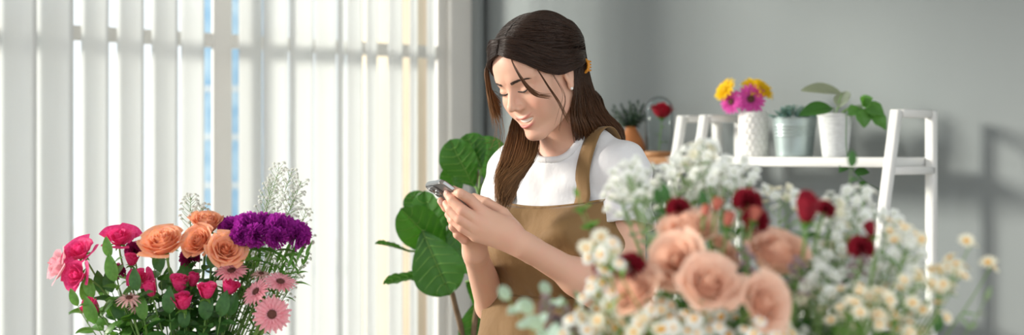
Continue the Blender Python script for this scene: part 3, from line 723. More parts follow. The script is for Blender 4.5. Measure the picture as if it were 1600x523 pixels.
# ------------------------------------------------------------------ apron
def radial(phi, u, off, fn=tee_core):
    dl, df = math.sin(phi), math.cos(phi); rs = np.linspace(.03, .30, 280); q = np.stack([T(dl * r, df * r - .01, u) for r in rs]).astype(np.float32)
    d = fn(q) - off; i = np.argmax(d > 0); return rs[i]
UW = 1.045 - TN[2]; UT = 1.225 - TN[2]
nu, nph = 70, 90
def bibhalf(u):      # angular half widths (left, right)
    t = np.clip((UT - u) / (UT - UW), 0, 1); return -1.12 - 1.05 * t ** .5, 1.12 + .80 * t ** .8
G = np.zeros((nu, nph, 3))
us = UT + .0 - np.linspace(0, 1, nu) * (UT + .50)
for i, u in enumerate(us):
    a0, a1 = bibhalf(u)
    for j in range(nph):
        s = j / (nph - 1); phi = a0 + (a1 - a0) * s
        tt = np.clip((UT - u) / (UT - UW), 0, 1.0)
        uu = u + .010 * math.cos((s - .5) * PI * 2) * 0 + (.016 * math.sin(s * PI) * -(1 - tt))
        key = radial(phi, min(uu, -.06), .006)
        below = max(0, UW - u)
        blouse = .026 * math.sin(PI * tt) ** .7 if u > UW else 0
        fold = (.009 * math.sin(phi * 5 + 2.2 * math.sin(u * 22)) + .003 * math.sin(phi * 13 + u * 40)) * (math.sin(PI * tt) if u > UW else min(1, below * 9))
        gather = .0035 * math.sin(phi * 19) * max(0, 1 - abs(u - UW) / .05)
        blouse += .030 * math.exp(-((phi + 1.0) / .55) ** 2) * min(1, max(0, (1.175 - TN[2] - u) / .07)); r = key + .004 + blouse + fold + gather + below * .14
        G[i, j] = T(math.sin(phi) * r, math.cos(phi) * r - .01, uu)
for _ in range(2): G[1:-1, 1:-1] = (G[1:-1, 1:-1] * 2 + G[:-2, 1:-1] + G[2:, 1:-1] + G[1:-1, :-2] + G[1:-1, 2:]) / 6
mb = MB(); mb.grid(G); ap = obj('apron', mb, M['apron'], woman, fix=False); md = ap.modifiers.new('th', 'SOLIDIFY'); md.thickness = .002; md.offset = 0
# hem roll on the bib's top edge, waist seam
sub = lambda nm, pts, r, m, fl=1.0: obj(nm, MB().tube(pts, r, 6, flat=fl), m, ap)
sub('bib_hem', G[0] + [0, 0, .0005], .0028, M['apron'])
iw = int(np.argmin(abs(us - UW))); sub('waist_seam', G[iw], .0026, M['apronseam'])
# neck straps: flat ribbons lying over the shirt
def strap(l0, jtop, sgn):
    pts = []; wv = []
    e0 = T(l0, tee_front(l0, UT) + .022, UT - .012)
    q0 = np.array([0, -.01, -.12])
    for a in np.linspace(.10, 1.0, 40):
        th = a * 2.45       # 0 = straight ahead, pi/2 = up
        l = l0 * (1 - .16 * min(1, a * 2.2)); d_ = np.array([0, math.cos(th), math.sin(th)])
        rs = np.linspace(.02, .30, 280); q = np.array([T(l, q0[1] + d_[1] * r, q0[2] + d_[2] * r) for r in rs]).astype(np.float32); dd = tee_core(q) - .005; 
        ins_ = np.where(dd < 0)[0]; r = rs[ins_[-1]] if len(ins_) else .1
        pts.append(T(l, q0[1] + d_[1] * r, q0[2] + d_[2] * r))
    pts = np.array(pts)
    pts = np.vstack([[e0], pts[pts[:, 2] > e0[2]] if True else pts]); pts = smooth_path(pts[::3], 60)
    for _ in range(6): pts[1:-1] = (pts[:-2] + 2 * pts[1:-1] + pts[2:]) / 4
    Tn = np.gradient(pts, axis=0); out = []
    for i, p in enumerate(pts):
        t = nz(Tn[i]); L_ = TR[0]; wd = nz(L_ - t * L_.dot(t)); nn = np.cross(wd, t); 
        if nn.dot(p - T(0, 0, -.12)) < 0: nn = -nn
        out.append([p + wd * x * .0150 + nn * .0015 for x in (-1, -.5, 0, .5, 1)])
    mb = MB(); mb.grid(np.array(out)); o = obj('neck_strap', mb, M['apron'], ap, fix=False); md = o.modifiers.new('th', 'SOLIDIFY'); md.thickness = .002; md.offset = 0
strap(.090, 0, 1); strap(-.085, 0, -1)
# loose loop knot hanging at the far side of the bib
mb = MB(); mb.tube(smooth_path([P(787, 316, 2.60), P(779, 325, 2.585), P(772, 335, 2.60)], 20), .0022, 6); obj('apron_tie', mb, M['apron'], ap)

# ------------------------------------------------------------------ trousers and shoes (below the picture, they carry the figure)
def leg_sdf(p):
    d = torso_sdf(p) - .004; d = np.maximum(d, p[:, 2] - 1.0)
    for s in (1, -1):
        h, k, a = T(s * .08, -.012, -.48), T(s * .085, .0, -.85), T(s * .085, -.01, -1.22); h[2] = .82; k[2] = .46; a[2] = .07
        d = sm(d, sm(capd(p, h, k, .085, .058), capd(p, k, a, .058, .046), .02), .03)
    return d
V, F = surface(leg_sdf, (-.18, 2.5, .03), (.38, 3.02, 1.02), .009); link('trousers', np_mesh('trousers', V - WO, F, M['trouser']), woman)
for s in (1, -1):
    a = T(s * .085, -.04, 0); b = T(s * .09, .14, 0); a[2] = .045; b[2] = .035
    V, F = surface(lambda p: np.maximum(sm(capd(p, a, b, .043, .034), capd(p, a, a + [0, 0, .04], .042, .04), .02), .004 - p[:, 2]), np.minimum(a, b) - .07, np.maximum(a, b) + .08, .006)
    link('shoe', np_mesh('shoe', V - WO, F, M['shoe']), woman)

# ------------------------------------------------------------------ phone
ph = thing('phone', 'dark grey smartphone with three camera lenses held in both hands', 'phone', PC)
def prect(c, L_, W_, Tk, r=.010):
    """rounded slab: L_ along PA, W_ along PW"""
    out = []
    for z, ins_ in ((-Tk / 2, .0012), (-Tk / 2 + .0012, 0), (Tk / 2 - .0012, 0), (Tk / 2, .0012)):
        ring = []
        for cx, cy, a0 in ((1, 1, 0), (-1, 1, 90), (-1, -1, 180), (1, -1, 270)):
            for a in np.linspace(a0, a0 + 90, 8):
                rr = r - ins_; ring.append(c + PA * (cx * (L_ / 2 - r) + rr * math.cos(r_(a))) + PW * (cy * (W_ / 2 - r) + rr * math.sin(r_(a))) + PN * z)
        out.append(ring)
    G_ = np.array(out); m = MB(); m.grid(G_, cv=True); k = G_.shape[1]; m.f.append(tuple(range(k))); m.f.append(tuple(3 * k + i for i in range(k))); m.mi += [0, 0]; return m
obj('rim', prect(PC, .147, .0715, .0074), M['phonerim'], ph, smooth=False)
obj('back_panel', prect(PC + PN * .0038, .1440, .0685, .0008, .009), M['phoneback'], ph, smooth=False)
obj('screen', prect(PC - PN * .0038, .1440, .0685, .0008, .009), M['black'], ph, smooth=False)
sw = 1 if True else -1
cc = PC - PA * (.0735 - .021) - PW * (.03575 - .021) + PN * .0052
cb = obj('camera_bump', prect(cc, .034, .034, .0022, .008), M['phoneback'], ph, smooth=False)
def disc(c, n, r, h, m, nm, par):
    fr_ = frame_z(n); mbx = MB(); pr = [(0.0001, 0), (r, 0), (r, h * .8), (r * .94, h), (r * .6, h), (r * .0001 + .0001, h * .6)]; an = np.arange(24) * 2 * PI / 24
    mbx.grid(np.stack([np.stack([c + fr_[:, 0] * p[0] * math.cos(a) + fr_[:, 1] * p[0] * math.sin(a) + fr_[:, 2] * p[1] for a in an]) for p in pr]), cv=True); return obj(nm, mbx, m, par)
for a, b in ((-.0075, -.0075), (.0078, -.0075), (0.0, .0078)):
    lc = cc + PA * a + PW * b + PN * .001
    ln = disc(lc, PN, .0068, .0018, M['phonerim'], 'lens_ring', ph); disc(lc + PN * .0004, PN, .0053, .0017, M['black'], 'lens', ph)
mb = MB(); mb.box(PC + PW * .0362 - PA * .030, (.022, .0012, .0025), ex=PA, ey=PW, ez=PN); obj('side_button', mb, M['phonerim'], ph)
# ------------------------------------------------------------------ flower and leaf meshes (unit size, axis +Z)
RG = random.Random(11)
def rose_mesh(name, m, n=26, openness=1., seed=0):
    rg = random.Random(seed); mb = MB()
    for k in range(n):
        t = k / (n - 1); ang = k * 2.3999 + rg.uniform(-.2, .2); R_ = (.10 + .62 * t ** 1.1) * (.45 + .55 * openness); Ht = .98 - .30 * t * openness; span = 2.7 - 1.0 * t; curl = (.34 * t ** 1.5) * openness
        G = np.zeros((9, 8, 3)); dz = rg.uniform(-.05, .05); ph = rg.uniform(0, 6)
        for j in range(8):
            v = j / 7; B = [(1 - v) ** 3, 3 * v * (1 - v) ** 2, 3 * v * v * (1 - v), v ** 3]
            pr = np.array([(.03, 0), (R_ * 1.02, .0), (R_ * .92, Ht * .85), (R_ + curl, Ht + dz - curl * .35)]); r, z = np.array(B) @ pr
            for i in range(9):
                u = i / 4 - 1; wv = .40 + .60 * math.sin(v * PI * .5); a = ang + u * span / 2 * wv * (1 - .22 * v ** 4)
                zz = z * (1 - .13 * abs(u) ** 2.5 * v); rr = r + .07 * u * u * v * t * openness + .018 * math.sin(u * 5 + ph) * v * v + .015 * u * v
                G[i, j] = (rr * math.cos(a), rr * math.sin(a), zz)
        mb.grid(G)
    return mb.mesh(name, m)
def bud_mesh(name, m, seed=0): return rose_mesh(name, m, 14, .12, seed)
def ruffle_mesh(name, m, n=44, seed=0, flat=1.):       # carnation
    rg = random.Random(seed); mb = MB()
    for k in range(n):
        t = (k + .5) / n; ang = k * 2.3999; tilt = math.acos(1 - t * .98); L_ = .80 + .15 * rg.random(); ph = rg.uniform(0, 6)
        ax = np.array([math.sin(tilt) * math.cos(ang), math.sin(tilt) * math.sin(ang), math.cos(tilt) * flat * .75]); sd = nz(np.cross(ax, [math.cos(ang + 1.5 + rg.uniform(-.6, .6)), math.sin(ang + 1.5), .3])); nn = np.cross(ax, sd)
        G = np.zeros((11, 5, 3))
        for i in range(11):
            u = i / 5 - 1
            for j in range(5):
                v = j / 4; wd = .05 + .46 * v ** 1.3; tooth = .035 * ((i % 2) * 2 - 1) * (v > .9)
                G[i, j] = ax * (v * L_ * (1 - .15 * u * u) + tooth) + sd * u * wd + nn * (.10 * math.sin(u * 7 + ph) * v ** 1.5)
        G[:, :, 2] += .05; mb.grid(G)
    return mb.mesh(name, m)
def ray_mesh(name, m, rings, seed=0):                # rings: (n petals, length, width, lift, droop)
    rg = random.Random(seed); mb = MB()
    for q, (n, L_, wd, lift, droop) in enumerate(rings):
        for k in range(n):
            a = (k + .5 * q) * 2 * PI / n + rg.uniform(-.04, .04); l2 = L_ * rg.uniform(.93, 1.04); lf = lift + rg.uniform(-.06, .06); G = np.zeros((5, 7, 3)); tw = rg.uniform(-.25, .25)
            for j in range(7):
                v = j / 6; w_ = wd * (math.sin(PI * min(1, (.12 + .76 * v))) ** .7) * (1 if v < .99 else .6); r = .12 + v * (l2 - .12); z = lf * v * l2 - droop * v * v * l2
                for i in range(5):
                    u = i / 2 - 1; s_ = u * w_ / 2; zz = z + .25 * w_ * u * u + tw * s_; G[i, j] = (r * math.cos(a) - s_ * math.sin(a), r * math.sin(a) + s_ * math.cos(a), zz)
            mb.grid(G)
    return mb.mesh(name, m)
def dome_mesh(name, m, r, h, k=16, spikes=0):
    mb = MB(); mb.lathe([(r * math.cos(a) + 1e-4, h * math.sin(a)) for a in np.linspace(0, PI / 2, 6)], k)
    for i in range(spikes):
        a = i * 2.39996; rr = r * math.sqrt((i + .5) / spikes) * 1.08; p = np.array([rr * math.cos(a), rr * math.sin(a), h * math.sqrt(max(0, 1 - (rr / r) ** 2 * .8))]); mb.tube([p * [1, 1, .6], p + [.02 * math.cos(a), .02 * math.sin(a), .045]], [.014, .010], 4)
    return mb.mesh(name, m)
def leaf_G(L_, W_, fold=.25, bend=.25, wave=0., shape='oval', nu=7, nv=10, veins=0):
    G = np.zeros((nu, nv, 3))
    for j in range(nv):
        v = j / (nv - 1)
        wd = {'oval': math.sin(PI * v ** .85) ** .8, 'lance': math.sin(PI * v ** .7) ** 1.1, 'fiddle': (math.sin(PI * min(1, v) ** 1.25) ** .55) * (.58 + .42 * v), 'round': math.sin(PI * v) ** .5}[shape]
        for i in range(nu):
            u = i / (nu - 1) * 2 - 1; x = u * wd * W_ / 2
            z = fold * abs(x) + bend * L_ * (v * .3 - v * v) + wave * L_ * math.sin(v * 15 + u * 2) * u * u
            if veins: z += veins * L_ * (abs(math.sin((v * 7 - abs(u) * 1.6) * PI)) - .5) * (.3 + .7 * abs(u)) - (veins * L_ * 1.3 if abs(u) < .05 else 0)
            G[i, j] = (x, v * L_, z)
    return G
def leaf_mesh(name, m, *a, **k): return MB().grid(leaf_G(*a, **k)).mesh(name, m)
def sepal_mesh(name, m, seed=0):
    mb = MB()
    mb.lathe([(.02, -.22), (.13, -.14), (.16, -.02), (.10, .05)], 10)
    for k in range(5):
        a = k * 2 * PI / 5; G = leaf_G(.52, .20, .3, .35, 0, 'lance', 3, 6); ca, sa = math.cos(a), math.sin(a); R_ = np.array([[-sa, ca, 0], [ca, sa, 0], [0, 0, 1.]])
        mb.grid(G @ R_ + [0, 0, -.02])
    return mb.mesh(name, m)
ML = {}
for nm in ('peach', 'pinkpeach'):
    for s in range(3): ML[nm + str(s)] = rose_mesh('rose_petals', M[nm], 28, 1., s + (7 if nm == 'peach' else 0))
ML['ball'] = rose_mesh('rose_petals', M['pinkpeach'], 34, .72, 21)
ML['orangeball'] = rose_mesh('rose_petals', M['peach'], 26, .62, 23)
ML['hotbud0'] = bud_mesh('rosebud_petals', M['hotpink'], 1); ML['hotbud1'] = rose_mesh('rosebud_petals', M['hotpink'], 16, .3, 2)
ML['hotopen'] = rose_mesh('lisianthus_petals', M['hotpink'], 12, 1.15, 4); ML['softopen'] = rose_mesh('lisianthus_petals', M['softpink'], 12, 1.15, 5)
ML['redrose'] = rose_mesh('rose_petals', M['redrose'], 22, .8, 3); ML['redbud'] = bud_mesh('bud_petals', M['darkred'], 6); ML['coralbud'] = bud_mesh('bud_petals', M['budcoral'], 8)
for s in range(3): ML['carn%d' % s] = ruffle_mesh('carnation_petals', M['purple'], 46, s)
ML['carnred'] = ruffle_mesh('carnation_petals', M['darkred'], 40, 5); ML['magcarn'] = ruffle_mesh('carnation_petals', M['magdark'], 30, 9)
GR = [(20, 1.0, .20, .10, .12), (20, .86, .18, .22, .12), (16, .5, .12, .4, .1)]
ML['gpink'] = ray_mesh('gerbera_petals', M['gerbpink'], GR, 1); ML['gpale'] = ray_mesh('gerbera_petals', M['palepink'], [(16, 1., .18, .05, .3), (12, .7, .16, .25, .1)], 3)
ML['gmag'] = ray_mesh('gerbera_petals', M['magenta'], [(18, 1.0, .26, .10, .12), (16, .8, .2, .22, .12)], 4); ML['gyel'] = ray_mesh('gerbera_petals', M['yellow'], [(18, 1.0, .26, .12, .12), (18, .84, .22, .25, .12), (14, .5, .15, .5, .1)], 5)
ML['gcen'] = dome_mesh('gerbera_center', M['gcenter'], .24, .10, 16, 46); ML['ycen'] = dome_mesh('gerbera_center', M['yellow'], .22, .12, 16, 40)
ML['daisy'] = ray_mesh('daisy_petals', M['whitep'], [(13, 1., .36, .02, .25)], 6); ML['dcen'] = dome_mesh('daisy_center', M['ccenter'], .34, .26, 12, 22)
ML['fever'] = ray_mesh('daisy_petals', M['cream'], [(11, 1., .40, .25, .1), (8, .7, .36, .5, .1)], 8)
ML['wax'] = ray_mesh('blossom_petals', M['whitep'], [(5, 1., .80, .35, .15), (5, .62, .5, .7, .1)], 9); ML['wcen'] = dome_mesh('blossom_center', M['tinygreen'], .22, .2, 8)
ML['waxc'] = ray_mesh('blossom_petals', M['cream'], [(5, 1., .75, .5, .1), (5, .6, .5, .9, .1)], 12)
ML['sepal'] = sepal_mesh('sepals', M['leaf']); ML['leafA'] = leaf_mesh('leaf', M['leaf'], 1, .48, .25, .35); ML['leafD'] = leaf_mesh('leaf', M['leafdark'], 1, .52, .3, .4, wave=.01)
ML['euc'] = leaf_mesh('leaf', M['eucal'], 1, .75, .1, .2, shape='round'); ML['sage'] = leaf_mesh('leaf', M['sagegreen'], 1, .40, .25, .3); ML['lance'] = leaf_mesh('leaf', M['leaf'], 1, .20, .4, .5, shape='lance')
def gyp_mesh(name, m, seed):                          # a baby's-breath head: a loose crumpled double blossom
    return ruffle_mesh(name, m, 14, seed)
ML['dusty'] = ruffle_mesh('blossom', M['dusty'], 10, 4)
ML['gyp'] = gyp_mesh('blossom', M['whitep'], 3)

def stem_path(base, head, hdir, sag=.35, n=14):
    base = np.array(base, float); head = np.array(head, float); L_ = np.linalg.norm(head - base); h = nz(hdir)
    p1 = base + (nz(head - base) * .5 + np.array([0, 0, .5])) * L_ * .35; p2 = head - h * min(L_ * .3, .07)
    t = np.linspace(0, 1, n)[:, None]; return (1 - t) ** 3 * base + 3 * t * (1 - t) ** 2 * p1 + 3 * t * t * (1 - t) * p2 + t ** 3 * head
def flower(name, label, cat, group, bloom, head, hdir, size, base, sr=.0018, center=None, sepal=True, leaves=0, lmesh='leafA', lsize=.045, sm_='stem', roll=None, zs=1., bname='bloom', lfrom=.45, lto=.9, csize=1., bloomlabel=None):
    root = thing(name, label, cat, base, group); O = np.array(base, float); hd = nz(hdir)
    mx = mx_at(np.array(head) - O, hd, size, RG.uniform(0, 6) if roll is None else roll) @ Matrix.Diagonal((1, 1, zs, 1))
    b_ = link(bname, ML[bloom], root, mx)
    if center: link('flower_center', ML[center], b_, Matrix.Scale(csize, 4) @ Matrix.Translation((0, 0, .06)))
    if sepal: link('sepals', ML['sepal'], b_, Matrix.Identity(4))
    pth = stem_path(base, np.array(head) - hd * size * .1, hd); obj('stem', MB().tube(pth, np.linspace(sr * 1.1, sr, len(pth)), 7), M[sm_], root)
    for k in range(leaves):
        t = lfrom + (lto - lfrom) * (k + .5) / leaves; i = int(t * (len(pth) - 1)); a = k * 2.4 + RG.uniform(0, 1); tn = nz(pth[min(i + 1, len(pth) - 1)] - pth[i]); fr = frame_z(tn)
        out = nz(fr[:, 0] * math.cos(a) + fr[:, 1] * math.sin(a) + tn * .5); link('leaf', ML[lmesh], root, leafmx(pth[i] - O, out, lsize * RG.uniform(.8, 1.25), tn))
    return root
def leafmx(loc, dirv, s, up=(0, 0, 1)):
    y = nz(dirv); u = np.array(up, float); z = u - y * u.dot(y); z = nz(z) if np.linalg.norm(z) > .05 else nz(np.cross(y, [1, 0, 0.3])); x = np.cross(y, z); m = Matrix.Identity(4)
    for i in range(3): m[i][0], m[i][1], m[i][2], m[i][3] = x[i] * s, y[i] * s, z[i] * s, float(loc[i])
    return m
def sprig(name, label, cat, group, base, top, nb, spread, blossom, size, center=None, zs=1., hang=0., leaf=None, nleaf=0, lsize=.02, sr=.0011, smat='stem', branch_from=.55, bname='blossom', tiltup=.6, face=None, start=None, fan=1.):
    """one branched stem; each blossom is a part"""
    root = thing(name, label, cat, base, group); O = np.array(base, float); top = np.array(top, float)
    pth = stem_path(base, top, nz(top - O) + [0, 0, .3], n=16); mb = MB(); mb.tube(pth, np.linspace(sr * 1.5, sr * .7, 16), 5)
    ends = []
    for k in range(nb):
        t = branch_from + (1 - branch_from) * (k + .6) / nb; i = min(14, int(t * 15)); p = pth[i] + (pth[i + 1] - pth[i]) * (t * 15 - i); a = k * 2.39996 + RG.uniform(-.4, .4); tn = nz(pth[i + 1] - pth[i]); fr = frame_z(tn)
        sp = spread * (1.15 - .75 * (t - branch_from) / (1 - branch_from)) * RG.uniform(.75, 1.15) * fan
        e = p + (fr[:, 0] * math.cos(a) + fr[:, 1] * math.sin(a)) * sp + tn * sp * tiltup + np.array([0, 0, sp * .3])
        mid = (p + e) / 2 + tn * sp * -.05 + (e - p) * .1; mb.tube(smooth_path([p, mid, e], 6), [sr * .7, sr * .65, sr * .6, sr * .55, sr * .5, sr * .45], 4, caps=False); ends.append((e, nz(nz(e - p) + [0, 0, .5])))
    obj('stem', mb, M[smat], root)
    for e, d in ends:
        if face is not None: d = nz(d + np.array(face))
        d = nz(d + np.array([RG.gauss(0, .25) for _ in range(3)])); b_ = link(bname, ML[blossom], root, mx_at(e - O, d, size * RG.uniform(.82, 1.15), RG.uniform(0, 6)))
        if center: link('flower_center', ML[center], b_, Matrix.Translation((0, 0, .04)))
    for k in range(nleaf):
        t = .35 + .6 * (k + .5) / nleaf; i = min(14, int(t * 15)); a = k * 2.4 + RG.random(); tn = nz(pth[i + 1] - pth[i]); fr = frame_z(tn)
        link('leaf', ML[leaf], root, leafmx(pth[i] - O, nz(fr[:, 0] * math.cos(a) + fr[:, 1] * math.sin(a) + tn * .6), lsize * RG.uniform(.7, 1.3), tn))
    return root
TOCAM = np.array([0, -1., 0])

# ------------------------------------------------------------------ work table and the two vases (their rims stand just below the picture)
tb = thing('work_table', 'long wooden work table carrying both vases of flowers', 'table', (-.1, 1.85, 0))
obj('table_top', MB().box((-.1, 1.80, .735), (1.75, 1.25, .035), bev=.004), M['table'], tb)
for x in (-.9, .7):
    for y in (1.25, 2.35): obj('leg', MB().box((x, y, .359), (.06, .06, .717), bev=.004), M['table'], tb)
def vase(loc, r, h, label):
    v = thing('glass_vase', label, 'vase', loc)
    x, y, z = loc; prof = [(r * .001, .0), (r * .9, 0), (r * .93, .006), (r * .95, h * .5), (r, h), (r - .003, h), (r * .95 - .003, h * .5), (r * .9 - .003, .012), (r * .001, .012)]
    obj('vessel', MB().lathe(prof, 40, loc), M['glass'], v); return v
LV = np.array([-.555, 2.40, .753]); FV = np.array([.30, 1.62, .753])
vase(LV, .055, .20, 'clear glass vase under the left bouquet of pink and orange flowers'); vase(FV, .085, .22, 'clear glass vase under the blurred foreground bouquet')
def lbase(): a = RG.uniform(0, 6.28); r = RG.random() * .018; return LV + [r * math.cos(a), r * math.sin(a), .014 + RG.random() * .004]
def fbase(): a = RG.uniform(0, 6.28); r = RG.random() * .040; return FV + [r * math.cos(a), r * math.sin(a), .014 + RG.random() * .004]

# ------------------------------------------------------------------ left bouquet
S_ = 1 / 926.
def LF(px, py, dy=0.): return P(px, py, 2.40 + dy)
for (px, py, r, d, dy, lab) in [(258, 378, 37, (-.10, -.55, .8), -.03, 'large open peach orange rose at the centre of the left bouquet'), (322, 342, 27, (.1, -.4, .9), .03, 'peach orange rose standing highest in the left bouquet'),
        (318, 372, 29, (-.35, -.8, .5), 0, 'peach orange rose tucked between the two others beside the purple carnations'), (350, 384, 30, (.35, -.8, .45), -.03, 'peach orange rose leaning right against the purple carnations')]:
    c = LF(px, py + r * .35, dy) ; flower('orange_rose', lab, 'rose', 'orange roses in the left bouquet', 'orangeball' if px == 322 else 'peach%d' % (px % 3), c - ([0, 0, .012] if px == 322 else [0, 0, 0]), d, r * S_ * (1.35 if px == 322 else 1.08), lbase(), .0022, leaves=3, lmesh='leafD', lsize=.05, zs=.95)
for (px, py, r, d, dy, lab) in [(151, 474, 18, (-.4, -.5, .6), -.03, 'hot pink rosebud hanging lowest at the left edge of the left bouquet'), (238, 450, 16, (-.2, -.3, 1), -.04, 'hot pink rosebud below the large orange rose'),
        (287, 468, 18, (-.1, -.4, 1), -.05, 'hot pink rosebud lowest in the middle of the left bouquet'), (281, 440, 18, (.1, -.3, 1), -.03, 'hot pink rosebud directly right under the large orange rose'), (300, 436, 14, (.3, -.2, 1), -.01, 'small hot pink rosebud between two larger buds'),
        (323, 452, 17, (.1, -.3, 1), -.05, 'hot pink rosebud on a pale curved stem beside the pink gerberas'), (355, 446, 16, (.4, -.3, 1), -.04, 'hot pink rosebud farthest right, touching the pink gerberas'), (205, 404, 13, (.2, -.3, 1), .0, 'hot pink rosebud left of the large orange rose')]:
    flower('pink_rosebud', lab, 'rosebud', 'hot pink rosebuds in the left bouquet', 'hotbud%d' % (px % 2), LF(px, py + r * .8, dy), d, r * S_ * 1.75, lbase(), .0016, leaves=2, lmesh='leafA', lsize=.035, zs=.95 if px % 2 == 0 else .85)
for (px, py, r, d, dy, bl, lab) in [(130, 392, 26, (-.3, -.6, .7), 0, 'hotopen', 'hot pink ruffled lisianthus at the upper left of the left bouquet'), (186, 372, 27, (.1, -.5, .8), .02, 'hotopen', 'hot pink ruffled lisianthus standing left of the large orange rose'),
        (102, 408, 27, (-.8, -.5, .35), .0, 'softopen', 'pale pink lisianthus at the far left edge of the left bouquet'), (128, 424, 24, (-.5, -.8, .2), -.03, 'hotopen', 'hot pink lisianthus drooping below the two upper ones'), (222, 432, 17, (.0, -.8, .4), 0, 'hotopen', 'small hot pink lisianthus half hidden behind leaves')]:
    flower('lisianthus', lab, 'flower', 'lisianthus in the left bouquet', bl, LF(px, py + r * .3, dy), d, r * S_ * 1.15, lbase(), .0016, leaves=2, lmesh='leafA', lsize=.045, zs=.9)
for (px, py, r, dy, lab) in [(210, 392, 15, .03, 'dark magenta carnation left behind the large orange rose'), (296, 404, 16, .03, 'dark magenta carnation behind the pink rosebuds'), (182, 425, 14, .02, 'dark magenta carnation low behind the green leaves at left')]:
    flower('dark_carnation', lab, 'carnation', 'dark magenta carnations in the left bouquet', 'magcarn', LF(px, py, dy), (.1, -.5, .8), r * S_ * 1.2, lbase(), .0014, leaves=1)
for (px, py, r, d, dy, lab) in [(362, 352, 21, (-.3, -.5, .8), .03, 'purple carnation at the left end of the purple cluster'), (388, 347, 22, (-.1, -.4, .9), .0, 'purple carnation second along the purple cluster'), (412, 347, 22, (.05, -.5, .9), .02, 'purple carnation at the middle of the purple cluster top'),
        (437, 350, 23, (.15, -.5, .9), -.01, 'purple carnation right of the cluster middle'), (462, 362, 23, (.5, -.5, .7), .0, 'purple carnation at the right end of the purple cluster'), (400, 362, 19, (-.1, -.8, .3), -.03, 'purple carnation low at the front of the purple cluster'), (432, 366, 17, (.2, -.8, .3), -.03, 'purple carnation hanging low at the right front of the cluster'), (376, 364, 16, (-.2, -.9, .2), -.03, 'purple carnation low against the orange roses')]:
    flower('purple_carnation', lab, 'carnation', 'purple carnations in the left bouquet', 'carn%d' % (px % 3), LF(px, py + r * .3, dy), d, r * S_ * 1.22, lbase() + [.02, .01, 0], .0014, sepal=True, leaves=3, lmesh='lance', lsize=.05, lfrom=.6, lto=.95)
for (px, py, r, d, dy, bl, lab) in [(425, 491, 30, (.1, -1, .25), -.07, 'gpink', 'pink gerbera facing the camera, lowest in the left bouquet'), (438, 441, 27, (.2, -.45, .9), -.04, 'gpink', 'pink gerbera tilted upward under the purple carnations'), (401, 456, 26, (-.5, -.6, .6), -.05, 'gpink', 'pink gerbera turned left between the other gerberas'),
        (362, 424, 26, (.0, -.5, .9), -.03, 'gpink', 'pink gerbera tilted upward next to the lowest orange rose'), (202, 466, 22, (.0, -.4, .9), -.05, 'gpale', 'pale dusty pink gerbera low at the left of the bouquet'), (408, 428, 18, (.1, -.3, 1), .0, 'gpale', 'small pale gerbera half hidden under the purple carnations'), (212, 478, 14, (.3, -.5, .7), -.04, 'gpale', 'small drooping pale pink gerbera at the left of the bouquet')]:
    flower('pink_gerbera', lab, 'gerbera', 'pink gerberas in the left bouquet', bl, LF(px, py, dy), d, r * S_, lbase() + [.01, -.01, 0], .0021, center='gcen', sepal=False)
# baby's breath of the left bouquet
gl = 'thin sprig of white baby\'s breath rising behind the purple carnations'
for (px, py) in [(436, 262), (455, 270), (462, 300), (425, 285), (478, 330), (470, 285)]:
    sprig('babys_breath', gl, 'flower sprig', 'baby\'s breath sprigs right of the purple carnations', LV + [RG.uniform(0, .02), RG.uniform(0, .02), .015], LF(px, py, .05 + RG.uniform(-.03, .03)), 46, .026, 'gyp', .0040, branch_from=.56, sr=.0006)
for (px, py) in [(478, 400), (485, 365)]:
    sprig('babys_breath', 'thin sprig of white baby\'s breath leaning out right below the purple carnations', 'flower sprig', 'baby\'s breath sprigs leaning right', LV + [RG.uniform(0, .02), RG.uniform(0, .02), .015], LF(px, py, .03), 26, .024, 'gyp', .0036, branch_from=.6, sr=.0006)
for (px, py) in [(298, 308), (315, 322)]:
    sprig('babys_breath', 'short sprig of white baby\'s breath above the orange roses', 'flower sprig', 'baby\'s breath sprigs above the orange roses', lbase(), LF(px, py, .05), 26, .020, 'gyp', .0040, branch_from=.80, sr=.0006)
def foliage(name, label, group, base, top, n, lm, ls, lfrom=.45, sr=.0018, flat=False, smat='stem', cat='leafy branch'):
    root = thing(name, label, cat, base, group); O = np.array(base, float); pth = stem_path(base, top, nz(np.array(top) - O) + [0, 0, .3], n=16); obj('stem', MB().tube(pth, np.linspace(sr, sr * .4, 16), 6), M[smat], root)
    for k in range(n):
        t = lfrom + (1 - lfrom) * (k + .5) / n; i = min(14, int(t * 15)); tn = nz(pth[i + 1] - pth[i]); fr = frame_z(tn); a = (k % 2) * PI + RG.uniform(-.5, .5) + (0 if flat else k * .9)
        link('leaf', ML[lm], root, leafmx(pth[i] - O, nz(fr[:, 0] * math.cos(a) + fr[:, 1] * math.sin(a) + tn * .7), ls * RG.uniform(.75, 1.25) * (1.1 - .4 * t), nz(tn + TOCAM * .6 + [0, 0, .4])))
    link('leaf', ML[lm], root, leafmx(pth[-1] - O, nz(pth[-1] - pth[-2]), ls * .8, TOCAM))
    return root
